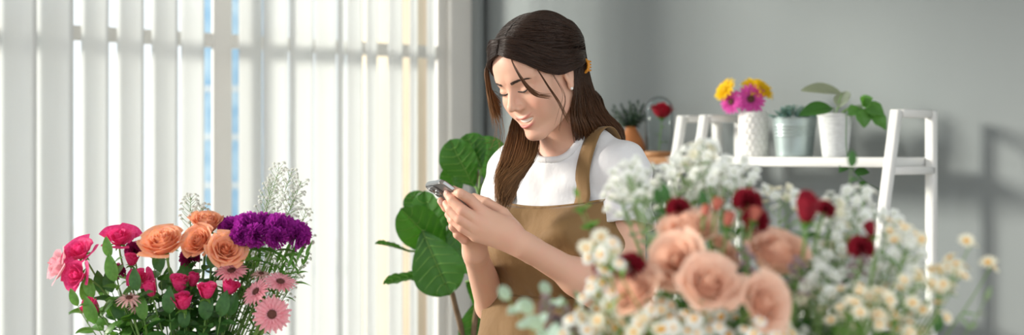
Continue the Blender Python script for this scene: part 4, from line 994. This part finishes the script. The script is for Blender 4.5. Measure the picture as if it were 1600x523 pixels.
LFOL = [(122, 478, -.05, 'leafA', .04, 'at the left edge'), (150, 505, -.06, 'leafA', .06, 'at the lower left'), (172, 402, -.03, 'leafA', .045, 'between the two pink lisianthus'), (180, 440, -.04, 'leafA', .06, 'below the pink lisianthus'), (345, 495, -.06, 'leafD', .055, 'below the rosebuds at right'), (320, 500, -.05, 'leafD', .06, 'under the middle rosebuds'),
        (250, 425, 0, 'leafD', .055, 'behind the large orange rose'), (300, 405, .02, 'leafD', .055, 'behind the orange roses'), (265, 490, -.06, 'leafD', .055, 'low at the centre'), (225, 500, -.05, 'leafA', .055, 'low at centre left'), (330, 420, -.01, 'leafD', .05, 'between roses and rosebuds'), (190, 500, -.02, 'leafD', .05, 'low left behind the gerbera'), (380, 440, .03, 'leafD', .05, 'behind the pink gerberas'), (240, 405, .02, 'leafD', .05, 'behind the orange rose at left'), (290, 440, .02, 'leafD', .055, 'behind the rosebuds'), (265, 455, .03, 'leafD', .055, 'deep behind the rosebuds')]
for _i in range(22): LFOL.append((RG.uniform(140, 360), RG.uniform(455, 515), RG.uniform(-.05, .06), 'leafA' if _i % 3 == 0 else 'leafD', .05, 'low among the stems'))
for (px, py, dy, lm, ls, w_) in LFOL:
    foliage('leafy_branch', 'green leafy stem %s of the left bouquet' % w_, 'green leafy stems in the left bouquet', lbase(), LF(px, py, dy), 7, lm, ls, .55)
# dense fine green stems under the carnations
for k in range(26):
    foliage('carnation_greenery', 'thin upright green shoot among the stems under the purple carnations', 'thin green shoots under the carnations', LV + [RG.uniform(0, .03), RG.uniform(-.01, .02), .015], LF(365 + (k * 37 % 26) * 4.5, RG.uniform(378, 430), RG.uniform(-.02, .05)), 9, 'lance', .035, .55, .0011)

# ------------------------------------------------------------------ foreground bouquet (out of focus)
def FF(px, py, Y=1.55): return P(px, py, Y)
def fs(r, Y=1.55): return r * Y / FPX
for (px, py, r, d, Y, lab) in [(1078, 362, 42, (-.1, -.5, .9), 1.55, 'peach rose highest of the blurred foreground cluster'), (1066, 398, 42, (-.5, -.8, .3), 1.52, 'peach rose facing left at the middle of the foreground cluster'), (1103, 438, 46, (.1, -.8, .6), 1.47, 'peach rose lowest at the front of the foreground cluster'),
        (1001, 452, 40, (-.5, -.6, .6), 1.50, 'peach rose at the lower left of the foreground cluster'), (1207, 394, 47, (.15, -.5, .85), 1.54, 'round peach rose standing alone right of the foreground cluster'), (1180, 464, 42, (.5, -.8, .3), 1.47, 'peach rose at the lower right below the round one'), (1130, 402, 22, (.6, -.6, .3), 1.58, 'small peach rose half hidden behind the foreground cluster'), (1118, 378, 18, (.4, -.4, .8), 1.60, 'small peach rose peeking out behind the highest one')]:
    flower('peach_rose', lab, 'rose', 'peach roses in the foreground bouquet', 'ball' if px == 1207 else 'pinkpeach%d' % (px % 3), FF(px, py + r * (.6 if px == 1207 else .35), Y), d, fs(r, Y) * (1.42 if px == 1207 else 1.20), fbase(), .0022, leaves=2, lmesh='leafD', lsize=.04, zs=1.0)
for (px, py, r, bl, d, Y, lab) in [(1060, 326, 19, 'carnred', (-.1, -.3, 1), 1.56, 'dark red flower above the left peach roses'), (1168, 316, 24, 'carnred', (.1, -.4, .9), 1.56, 'dark red ruffled flower between the peach roses and the white vase'), (1260, 326, 27, 'redbud', (.0, -.3, 1), 1.50, 'large dark red bud right of the round peach rose'),
        (1346, 388, 22, 'carnred', (-.1, -.5, .8), 1.49, 'dark red flower at the right half of the foreground bouquet'), (1363, 358, 14, 'redbud', (-.3, -.1, 1), 1.49, 'narrow dark red bud above the right dark red flower'), (985, 418, 25, 'carnred', (-.2, -.5, .8), 1.50, 'dark red flower low behind the left peach rose'), (1180, 345, 22, 'carnred', (.2, -.6, .5), 1.54, 'dark red flower above the round peach rose'), (940, 420, 14, 'carnred', (-.2, -.5, .8), 1.52, 'dark red flower beside the forearm of the person'), (1290, 328, 16, 'carnred', (.3, -.5, .8), 1.54, 'dark maroon tuft right of the large red bud')]:
    flower('red_flower', lab, 'flower', 'dark red flowers in the foreground bouquet', bl, FF(px, py + (r * .8 if 'bud' in bl else 0), Y), d, fs(r, Y) * (1.9 if 'bud' in bl else 1.15), fbase(), .0018, leaves=2, lmesh='leafD', lsize=.03, zs=.95)
for (px, py, r, lab) in [(1136, 344, 12, 'small coral bud below the dark red flower'), (1176, 336, 11, 'small coral bud in front of the dark red flowers'), (1118, 322, 11, 'small coral bud left of the dark red flower'), (1100, 330, 9, 'tiny coral bud above the highest peach rose')]:
    flower('coral_bud', lab, 'flower bud', 'coral buds in the foreground bouquet', 'coralbud', FF(px, py + r * .8, 1.52), (.2, -.3, .9), fs(r) * 2.1, fbase(), .0014)
# white wax-flower cloud
WX = []
for (cx_, cy_, rx, ry, n) in [(1010, 275, 42, 45, 8), (1075, 255, 40, 36, 7), (1112, 225, 16, 14, 2), (1150, 265, 45, 22, 6), (978, 300, 22, 20, 3), (1120, 300, 50, 25, 6), (1330, 325, 50, 32, 7), (1230, 300, 30, 20, 3), (1290, 350, 60, 40, 7), (1400, 365, 30, 30, 3), (1290, 420, 70, 50, 9), (1380, 430, 60, 55, 8), (1250, 480, 70, 40, 10), (1150, 340, 60, 20, 4)]:
    for _ in range(n):
        a = RG.uniform(0, 6.28); q = RG.random() ** .5; WX.append((cx_ + rx * q * math.cos(a), cy_ + ry * q * math.sin(a)))
ROSES = [(1075, 366, 46), (1066, 398, 48), (1262, 325, 26), (1168, 322, 26), (1060, 326, 18), (985, 375, 30), (1350, 380, 20), (1103, 438, 52), (1001, 452, 42), (1207, 394, 55), (1180, 464, 46)]
def nearrose(px, py, k=1.0): return any(math.hypot(px - a, (py + 8) - b) < r * k for a, b, r in ROSES)
for (px, py) in WX:
    side = 'upper left' if px < 1180 and py < 345 else ('upper right' if py < 375 else 'lower right')
    Y = 1.66 + RG.uniform(-.07, .07) if py < 375 else 1.56 + RG.uniform(-.08, .1)
    if nearrose(px, py): continue
    sprig('waxflower_sprig', {'upper left': 'sprig of small white blossoms in the airy white cloud left of the shelf vases', 'upper right': 'sprig of small white blossoms above the round peach rose, under the shelf', 'lower right': 'sprig of small white blossoms right of the peach roses'}[side], 'flower sprig', 'white blossom sprigs %s of the foreground bouquet' % side,
          fbase(), FF(px, py, Y), 7, .020, 'wax' if RG.random() < .75 else 'waxc', .0075, 'wcen', branch_from=.86, sr=.0009, leaf='sage', nleaf=4, lsize=.02, face=(0, -.7, 0), bname='blossom')
# chamomile
CH = []
for (cx_, cy_, rx, ry, n) in [(932, 400, 26, 45, 6), (965, 470, 55, 38, 12), (1040, 500, 70, 25, 12), (1130, 505, 60, 20, 9), (915, 508, 40, 14, 4), (1420, 475, 60, 40, 8), (1465, 420, 38, 40, 5), (1400, 375, 30, 25, 3), (1340, 480, 50, 40, 8), (1200, 510, 50, 14, 5)]:
    for _ in range(n):
        a = RG.uniform(0, 6.28); q = RG.random() ** .5; CH.append((cx_ + rx * q * math.cos(a), cy_ + ry * q * math.sin(a)))
for (px, py) in CH:
    if nearrose(px, py, .95): continue
    left = px < 1260; Y = 1.50 + RG.uniform(-.07, .06)
    sprig('chamomile_sprig', 'chamomile sprig with white petals and yellow centres below and left of the peach roses' if left else 'cream chamomile sprig with yellow centres at the right of the foreground bouquet', 'flower sprig', 'chamomile sprigs %s' % ('below the peach roses' if left else 'at the right of the foreground bouquet'),
          fbase(), FF(px, py, Y), 4, .020, 'daisy' if left and RG.random() < .6 else 'fever', .0085 if left else .0080, 'dcen', branch_from=.88, sr=.0010, leaf='lance', nleaf=4, lsize=.026, face=(0, -.8, .2))
for (px, py, lab) in [(1516, 382, 'single chamomile sprig reaching out highest at the far right'), (1548, 415, 'single chamomile sprig reaching out farthest right of the foreground bouquet'), (1500, 430, 'chamomile sprig below the two outermost ones at the right')]:
    sprig('chamomile_sprig', lab, 'flower sprig', 'outermost chamomile sprigs at the right', fbase(), FF(px, py, 1.52), 2, .010, 'fever', .0095, 'dcen', branch_from=.95, sr=.0010, leaf='lance', nleaf=3, lsize=.022, face=(0, -.6, 0))
# greenery of the foreground bouquet
for (px, py, lm, ls, n, lab, Y) in [(904, 308, 'leafA', .015, 80, 'upright feathery green sprig in front of the apron', 1.60), (909, 335, 'leafA', .014, 60, 'shorter feathery green sprig beside the upright one', 1.62), (795, 468, 'euc', .022, 8, 'blue green eucalyptus sprig reaching farthest left', 1.50), (830, 490, 'euc', .024, 9, 'blue green eucalyptus sprig at the lower left', 1.46), (858, 460, 'euc', .020, 8, 'blue green eucalyptus sprig in front of the apron waist', 1.52), (845, 515, 'euc', .024, 8, 'blue green eucalyptus sprig lowest at the left', 1.44),
        (1538, 470, 'sage', .022, 5, 'dark leafy twig poking out at the far right', 1.50), (1330, 262, 'leafD', .028, 4, 'thin dark leafy twig curving up under the shelf', 1.66)]:
    foliage('green_sprig', lab, 'greenery of the foreground bouquet', fbase(), FF(px, py, Y), n, lm, ls, .80 if lm == 'euc' else .74, .0012)
FG = []
for (cx_, cy_, rx, ry, n) in [(950, 470, 70, 45, 12), (1060, 470, 100, 45, 12), (1200, 450, 110, 50, 14), (1340, 430, 90, 60, 14), (1430, 470, 60, 45, 8), (1250, 360, 80, 35, 8), (1100, 325, 80, 35, 10), (1040, 285, 55, 30, 6), (1010, 330, 30, 20, 3), (1120, 400, 40, 50, 6), (1250, 425, 30, 40, 5)]:
    for _ in range(n):
        a = RG.uniform(0, 6.28); q = RG.random() ** .5; FG.append((cx_ + rx * q * math.cos(a), cy_ + ry * q * math.sin(a)))
for (px, py) in FG:
    dk = RG.random() < .5
    foliage('filler_greenery', 'dark green filler sprig deep inside the foreground bouquet' if dk else 'sage green filler sprig deep inside the foreground bouquet', 'dark green filler sprigs in the foreground bouquet' if dk else 'sage green filler sprigs in the foreground bouquet', fbase(), FF(px, min(py + 22, 520), 1.60 + RG.uniform(-.06, .10)), 9, 'leafD' if dk else 'sage', .026 if dk else .024, .6, .0012)
for (px, py) in [(855, 495), (848, 470), (866, 505), (1165, 395), (1245, 410), (1345, 400), (880, 490)]:
    sprig('dusty_sprig', 'dusty mauve dried sprig low at the left' if px < 1000 else 'dusty mauve dried sprig among the white blossoms', 'flower sprig', 'dusty mauve sprigs at left' if px < 1000 else 'dusty mauve sprigs among the white blossoms', fbase(), FF(px, py, 1.48), 12, .010, 'dusty', .005, branch_from=.82, sr=.0008)
# ------------------------------------------------------------------ white ladder shelves against the back wall
def ladder_shelf(name, label, pxL, pxR, deck, n_lower=2, pxR_front=None):
    q0, q1 = .10, .245; zt_ = 1.418
    t0, t1 = tback(pxL, q1), tback(pxR, q1); mid = (t0 + t1) / 2
    r = thing(name, label, 'shelf', bpt(mid, 0, q0), None)
    def post(t, qa, za, qb, zb, nm='post'):
        a, b = bpt(t, za, qa), bpt(t, zb, qb); d = nz(b - a); obj(nm, MB().box((a + b) / 2, (np.linalg.norm(b - a), .026, .020), ex=d, ey=DB, ez=nz(np.cross(d, DB)), bev=.002), M['white'], r)
    for t in (t0, t1):
        post(t, q1, zt_, q1 + .30, 0.0); post(t, q0, zt_, q0, 0.0)
        post(t, q1 - .012, zt_ - .008, q0 + .012, zt_ - .008, 'top_rail')
    for k, z in enumerate([1.302, .92, .54][:n_lower + 1]):
        qf = q1 + .30 * (zt_ - z) / zt_; c = bpt(mid, z - .0135, (q0 + qf) / 2)
        o = obj('shelf_board', MB().box(c, (t1 - t0 - .028, qf - q0 - .002, .025), ex=DB, ey=DW, bev=.002), M[deck] if k == 0 else M['white'], r)
        for zz in (z - .034,):
            for t in (t0, t1): post(t, q0, z - .034, qf, z - .034, 'cross_rail')
    return r, t0, t1
sh1, a0, a1 = ladder_shelf('ladder_shelf', 'white ladder shelf at right carrying the textured vase, zinc bucket and white pot', 1101, 1401, 'white')
sh2, b0_, b1_ = ladder_shelf('ladder_shelf', 'white ladder shelf behind the person carrying the glass dome and orange vase', 905, 1066, 'wood')
ZS = 1.302
def SP(px, q=.18): return bpt(tback(px, q), ZS - .0008, q)
def pxm(px, q=.18): return SP(px, q)[1] / FPX          # metres per picture pixel there
# white textured vase with gerberas
c = SP(1177); k = pxm(1177)
vs = thing('textured_vase', 'white ceramic vase with raised scale pattern holding gerberas', 'vase', c)
R0, H0 = 23 * k, 70 * k; G = []; nphi, nz_ = 96, 84
for j in range(nz_ + 1):
    v = j / nz_; row = []
    for i in range(nphi):
        a = i * 2 * PI / nphi; rr = R0 * (.93 + .07 * math.sin(PI * v) ** .6)
        if v > .94: d = 0
        else:
            cell_z = v * 8; row_i = int(cell_z); fz = cell_z - row_i; ca = (a / (2 * PI) * 15 + .5 * (row_i % 2)) % 1; dd = math.hypot((ca - .5) * 1.9, (fz - .5) * 1.5); d = .0030 * max(0, 1 - dd * dd) ** .7
        row.append([c[0] + (rr + d - .001) * math.cos(a), c[1] + (rr + d - .001) * math.sin(a), c[2] + H0 * v])
    G.append(row)
mb = MB(); mb.grid(np.array(G), cv=True); mb.lathe([(R0 * .92, H0), (R0 * .84, H0), (R0 * .80, H0 * .4), (.001, H0 * .38)], 96, c); mb.lathe([(.001, 0), (R0 * .93, 0)], 48, c); obj('vessel', mb, M['ceram'], vs, fix=False)
for (px, py, r, d, bl, cn, dy, lab) in [(1173, 155, 23, (.0, -1, .15), 'gmag', 'gcen', -.02, 'magenta gerbera facing the camera over the textured vase'), (1143, 159, 19, (-.75, -.8, .1), 'gmag', 'gcen', -.01, 'magenta gerbera turned left over the textured vase'), (1181, 137, 24, (.1, -.55, .8), 'gyel', 'ycen', .01, 'yellow gerbera behind the magenta one in the textured vase'), (1192, 140, 20, (.6, -.5, .7), 'gyel', 'ycen', .0, 'yellow gerbera leaning right in the textured vase'), (1133, 140, 20, (-.8, -.45, .5), 'gyel', 'ycen', .01, 'yellow gerbera farthest left in the textured vase')]:
    Y = c[1] + dy; hp = P(px, py, Y); flower('gerbera', lab, 'gerbera', 'gerberas in the textured vase', bl, hp, d, r * 1.1 * Y / FPX, c + [RG.uniform(-.008, .008), RG.uniform(-.008, .008), H0 * .40], .0016, center=cn, sepal=False)
# zinc bucket with blue-green succulent foliage
c = SP(1241); k = pxm(1241); bk = thing('zinc_bucket', 'grey zinc bucket pot with ribs holding blue green foliage', 'plant pot', c); R0, H0 = 35 * k, 61 * k
pr = [(.001, 0), (R0 * .80, 0), (R0 * .81, .003)]
for z in np.linspace(.04, .97, 60):
    pr.append((R0 * (.81 + .18 * z) + (.0011 * math.cos((z - .62) * 2 * PI / .085) if .52 < z < .80 else 0), H0 * z))
pr += [(R0 * 1.02, H0 * .975), (R0 * 1.03, H0 * .99), (R0 * 1.01, H0), (R0 * .97, H0 * .985), (R0 * .93, H0 * .86), (R0 * .5, H0 * .85), (.001, H0 * .86)]
obj('bucket', MB().lathe(pr, 56, c), M['zinc'], bk); obj('soil', MB().lathe([(R0 * .92, H0 * .86), (R0 * .6, H0 * .89), (.001, H0 * .9)], 32, c), M['soil'], bk)
ML['succ'] = leaf_mesh('leaf', M['bluegreen'], 1, .55, .3, .1); pl = thing('succulent_plant', 'low bushy blue green plant growing in the zinc bucket', 'plant', c + [0, 0, H0 * .89]); 
mb = MB(); ends = []
for i in range(46):
    a = RG.uniform(0, 6.28); q = RG.random() ** .5; e = c + np.array([R0 * 1.15 * q * math.cos(a), R0 * 1.0 * q * math.sin(a), H0 + (.026 * (1 - q * q) + RG.uniform(-.003, .009))]); b_ = c + np.array([R0 * .6 * q * math.cos(a), R0 * .6 * q * math.sin(a), H0 * .88]); mb.tube(smooth_path([b_, (b_ + e) / 2 + [0, 0, .006], e], 6), .0011, 5); ends.append((b_, e))
obj('stems', mb, M['bluegreen'], pl); fo = MB()
for b_, e in ends:
    for j in range(12):
        a = j * 2.4 + RG.random(); t = .45 + .55 * j / 11; p = b_ + (e - b_) * t; m_ = leafmx(p, (math.cos(a), math.sin(a), .5), RG.uniform(.009, .014)); R_ = np.array(m_); g = leaf_G(1, .55, .3, .1, nu=3, nv=4).reshape(-1, 3); fo.add(g @ R_[:3, :3].T + R_[:3, 3], [(a_ * 4 + b2, (a_ + 1) * 4 + b2, (a_ + 1) * 4 + b2 + 1, a_ * 4 + b2 + 1) for a_ in range(2) for b2 in range(3)])
tag(obj('foliage', fo, M['bluegreen'], pl, fix=False), kind='stuff')
# white ribbed pot with mixed leaves
c = SP(1305); k = pxm(1305); wp = thing('stone_pot', 'tapered rough white plant pot beside the zinc bucket', 'plant pot', c); R0, H0 = 28 * k, 68 * k
pr = [(.001, 0), (R0 * .66, 0), (R0 * .70, .002)]
for z in np.linspace(.03, .93, 70): pr.append((R0 * (.70 + .27 * z) + .0007 * math.sin(z * 90), H0 * z))
pr += [(R0 * 1.0, H0 * .94), (R0 * 1.01, H0), (R0 * .95, H0), (R0 * .90, H0 * .85), (.001, H0 * .85)]
obj('pot_body', MB().lathe(pr, 56, c), M['pot'], wp); obj('soil', MB().lathe([(R0 * .90, H0 * .86), (R0 * .6, H0 * .89), (.001, H0 * .9)], 32, c), M['soil'], wp)
pp = thing('leafy_pot_plant', 'plant with one pale leaf, one dark leaf and lobed green leaves in the white pot', 'plant', c + [0, 0, H0 * .89]); PO = c + np.array([0, 0, H0 * .89])
def bigleaf(par, org, base, tip, W_, m, normal, fold=.2, bend=.1, shape='oval', wave=.0, nm='leaf', veins=0, stem_from=None, sr=.0014):
    L_ = np.linalg.norm(tip - base); y = nz(tip - base); z = nz(np.array(normal, float) - y * np.dot(normal, y)); x = np.cross(y, z); g = leaf_G(L_, W_, fold, bend, wave, shape, 13 if veins else 9, 36 if veins else 14, veins)
    mbx = MB(); mbx.grid(g @ np.stack([x, y, z]) + base); o = obj(nm, mbx, m, par, fix=False)
    if veins:
        Rm = np.stack([x, y, z]); mv = MB(); off = np.array([0, 0, -.0012 + .0022])
        mid = np.array([g[6, k] for k in range(0, 36)]) + [0, 0, .0010]; mv.tube(mid @ Rm + base, np.linspace(.0022, .0005, 36), 5)
        for k in range(4, 32, 5):
            for sg in (1, -1):
                pts_ = [g[6 + sg * q, min(35, k + int(q * .9))] + [0, 0, .0008] for q in range(0, 6)]; mv.tube(np.array(pts_) @ Rm + base, np.linspace(.0010, .0003, 6), 4)
        obj('veins', mv, M['vein'], o)
    if stem_from is not None: s = np.array(stem_from, float); obj('leaf_stalk', MB().tube(smooth_path([s, (s + base) / 2 + [0, 0, .01], base], 8), sr, 6), M['stem'], par)
    return o
Yc = c[1]; st = PO + [0, 0, 0]
bigleaf(pp, PO, P(1316, 146, Yc), P(1252, 137, Yc - .02), .070, M['greyleaf'], (.3, -.45, .9), .25, .12, stem_from=st)
bigleaf(pp, PO, P(1312, 168, Yc - .01), P(1322, 138, Yc + .03), .045, M['greyleaf'], (-.5, -.8, .5), .3, .2, stem_from=st)
bigleaf(pp, PO, P(1300, 168, Yc - .02), P(1252, 173, Yc - .07), .050, M['leafdark'], (.1, -.75, .75), .25, .25, stem_from=st)
for (bx, by, tx, ty_, wd) in [(1342, 168, 1326, 178, .035), (1346, 168, 1352, 198, .045), (1346, 164, 1362, 152, .04), (1352, 166, 1382, 176, .05), (1358, 170, 1387, 200, .045), (1350, 164, 1346, 152, .03)]:
    bigleaf(pp, PO, P(bx, by, Yc - .03), P(tx, ty_, Yc - .05), wd, M['ivy'], (.1, -.9, .6), .2, .2, wave=.03, stem_from=st if bx in (1346, 1352) else None)
# trailing shoot hanging from the pot over the shelf edge
tr_ = [P(1322, 225, Yc - .10), P(1327, 250, Yc - .11), P(1335, 268, Yc - .11), P(1352, 284, Yc - .12), P(1376, 297, Yc - .12)]
obj('trailing_shoot', MB().tube(smooth_path([PO + [.01, -.01, 0], P(1322, 178, Yc - .06)] + tr_, 30), .0013, 6), M['leafdark'], pp)
for a_, b_ in ((1, (1312, 268)), (2, (1358, 268)), (3, (1345, 296)), (4, (1392, 304))): bigleaf(pp, PO, tr_[a_], P(*b_, Yc - .13), .026, M['leafdark'], (.1, -.9, .4), .2, .2)
dg = gm.copy(); dg.name = 'dome_glass'; nt = dg.node_tree; fr2 = [n for n in nt.nodes if n.type == 'FRESNEL'][0]; mm = nt.nodes.new('ShaderNodeMath'); mm.operation = 'MULTIPLY'; mm.inputs[1].default_value = .75
msx = [n for n in nt.nodes if n.type == 'MIX_SHADER'][0]; nt.links.new(fr2.outputs[0], mm.inputs[0]); nt.links.new(mm.outputs[0], msx.inputs[0]); M['domeglass'] = dg
# glass dome with red rose on a wooden base
c = SP(1030, .17); k = pxm(1030, .17); gd = thing('glass_dome', 'glass cloche dome on an oak base over a preserved red rose', 'glass dome', c); R0 = 22 * k
obj('base', MB().lathe([(.001, 0), (R0 * 1.1, 0), (R0 * 1.14, .004), (R0 * 1.14, .012), (R0 * 1.05, .016), (.001, .016)], 48, c), M['wood'], gd)
zb = .0165; Ht = 94 * k - .016
pr = [(R0, zb), (R0, zb + Ht - R0)] + [(R0 * math.cos(a), zb + Ht - R0 + R0 * math.sin(a)) for a in np.linspace(.12, PI / 2 - .03, 12)]; th = .0016
pr2 = [(max(.0005, p[0] - th), p[1] - (th if i > 1 else 0)) for i, p in enumerate(pr)]
obj('dome', MB().lathe(pr + pr2[::-1], 48, c, closed=True), M['domeglass'], gd)
flower('preserved_rose', 'dark red rose standing inside the glass dome', 'rose', None, 'redrose', P(1034, 184, c[1]), (.05, -.15, 1), 23 * k, c + [0, 0, .0165], .0014, leaves=3, lmesh='leafA', lsize=.030, lfrom=.2, lto=.8, zs=1.1)
# orange bottle vase with dark foliage
c = SP(986, .17); k = pxm(986, .17); ov = thing('terracotta_vase', 'orange brown teardrop bottle vase beside the glass dome', 'vase', c); H0 = 47 * k
obj('vessel', MB().lathe([(.001, 0), (18 * k, 0), (22 * k, 8 * k), (22.5 * k, 14 * k), (20 * k, 24 * k), (14 * k, 34 * k), (9 * k, 42 * k), (8 * k, 47 * k), (6.5 * k, 47 * k), (6.5 * k, 40 * k), (.001, 38 * k)], 40, c), M['terra'], ov)
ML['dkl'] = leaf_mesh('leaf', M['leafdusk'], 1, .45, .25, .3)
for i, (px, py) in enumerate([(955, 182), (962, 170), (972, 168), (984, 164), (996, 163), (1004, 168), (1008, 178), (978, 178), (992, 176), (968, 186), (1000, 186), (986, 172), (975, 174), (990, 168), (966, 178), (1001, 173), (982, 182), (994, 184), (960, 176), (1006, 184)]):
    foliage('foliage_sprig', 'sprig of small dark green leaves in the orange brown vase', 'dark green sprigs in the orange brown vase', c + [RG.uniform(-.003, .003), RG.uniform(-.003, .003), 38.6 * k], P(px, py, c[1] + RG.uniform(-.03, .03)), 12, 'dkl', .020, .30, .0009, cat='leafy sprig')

# ------------------------------------------------------------------ fiddle-leaf fig between window and person
FY = 3.35; fb = P(745, 240, FY) * [1, 1, 0]
fig = thing('fiddle_leaf_fig', 'tall potted fiddle-leaf fig between the window and the person', 'potted plant', fb)
obj('pot', MB().lathe([(.001, 0), (.13, 0), (.16, .28), (.17, .30), (.15, .30), (.14, .26), (.001, .26)], 40, fb), M['ceram'], fig)
obj('soil', MB().lathe([(.14, .262), (.001, .272)], 32, fb), M['soil'], fig)
def FP(px, py, dy=0.): return P(px, py, FY + dy)
tr1 = [fb + [-.02, 0, .26], FP(728, 600), FP(722, 523), FP(712, 480, -.02), FP(702, 440, -.03), FP(690, 400, -.02), FP(676, 370)]
tr2 = [fb + [.02, .02, .26], FP(742, 600), FP(740, 523), FP(748, 460), FP(756, 380, .02), FP(750, 300, .03), FP(742, 255, .03)]
tr3 = [FP(734, 560, .02), FP(752, 500, .02), FP(768, 440, .02)]
for t_, ra in ((tr1, .0085), (tr2, .0085), (tr3, .005)): obj('trunk', MB().tube(smooth_path(t_, 30), np.linspace(ra, ra * .55, 30), 10), M['bark'], fig)
def fl_(bx, by, tx, ty_, W_, n, dy0=0., dy1=0., fold=.12, bend=.18, st=None):
    bigleaf(fig, fb, FP(bx, by, dy0), FP(tx, ty_, dy1), W_, M['figleaf'], n, fold, bend, 'fiddle', .012, veins=.018, stem_from=None if st is None else FP(*st), sr=.003)
fl_(693, 395, 655, 305, .125, (-.6, -.75, .35), 0, -.05, .12, .2, (700, 425))          # big upper-left leaf
fl_(700, 400, 628, 330, .12, (-.5, -.8, .5), -.01, -.08, .12, .15, (702, 430))
fl_(688, 360, 690, 310, .10, (.2, -.8, .5), .02, .02, .12, .2, (690, 400))
fl_(640, 392, 588, 376, .040, (-.1, -.35, .95), -.02, -.06, .3, .1, (695, 410))
fl_(682, 430, 600, 434, .055, (-.1, -.45, .9), -.02, -.08, .2, .15, (708, 468))
fl_(660, 360, 700, 460, .150, (-.25, -.9, .15), -.06, -.10, .12, .12, (690, 395))         # large hanging centre leaf
fl_(706, 340, 735, 425, .110, (.2, -.9, .2), 0, -.03, .12, .15, (700, 400))
fl_(735, 330, 760, 450, .100, (.4, -.85, .2), .04, .02, .12, .15, (750, 350))
fl_(742, 292, 700, 222, .115, (-.5, -.8, .3), .03, .0, .14, .18, (748, 310))           # upper leaves by the shoulder
fl_(752, 262, 728, 208, .085, (-.2, -.8, .5), .03, .04, .14, .2, (748, 300))
fl_(758, 280, 768, 212, .105, (.3, -.9, .3), .05, .05, .14, .15, (750, 310))
fl_(745, 470, 738, 545, .09, (.0, -.9, .3), .02, -.02, .14, .2, (750, 455))
fl_(760, 440, 785, 500, .09, (.1, -.9, .3), .03, .02, .14, .2, (764, 445))
fl_(728, 440, 770, 480, .075, (.1, -.8, .5), .05, .05, .14, .2, (748, 450))
fl_(668, 345, 640, 300, .075, (-.4, -.5, .8), .03, .03, .14, .2, (690, 400))
fl_(716, 310, 700, 260, .07, (-.2, -.6, .8), .05, .05, .14, .2, (748, 330))
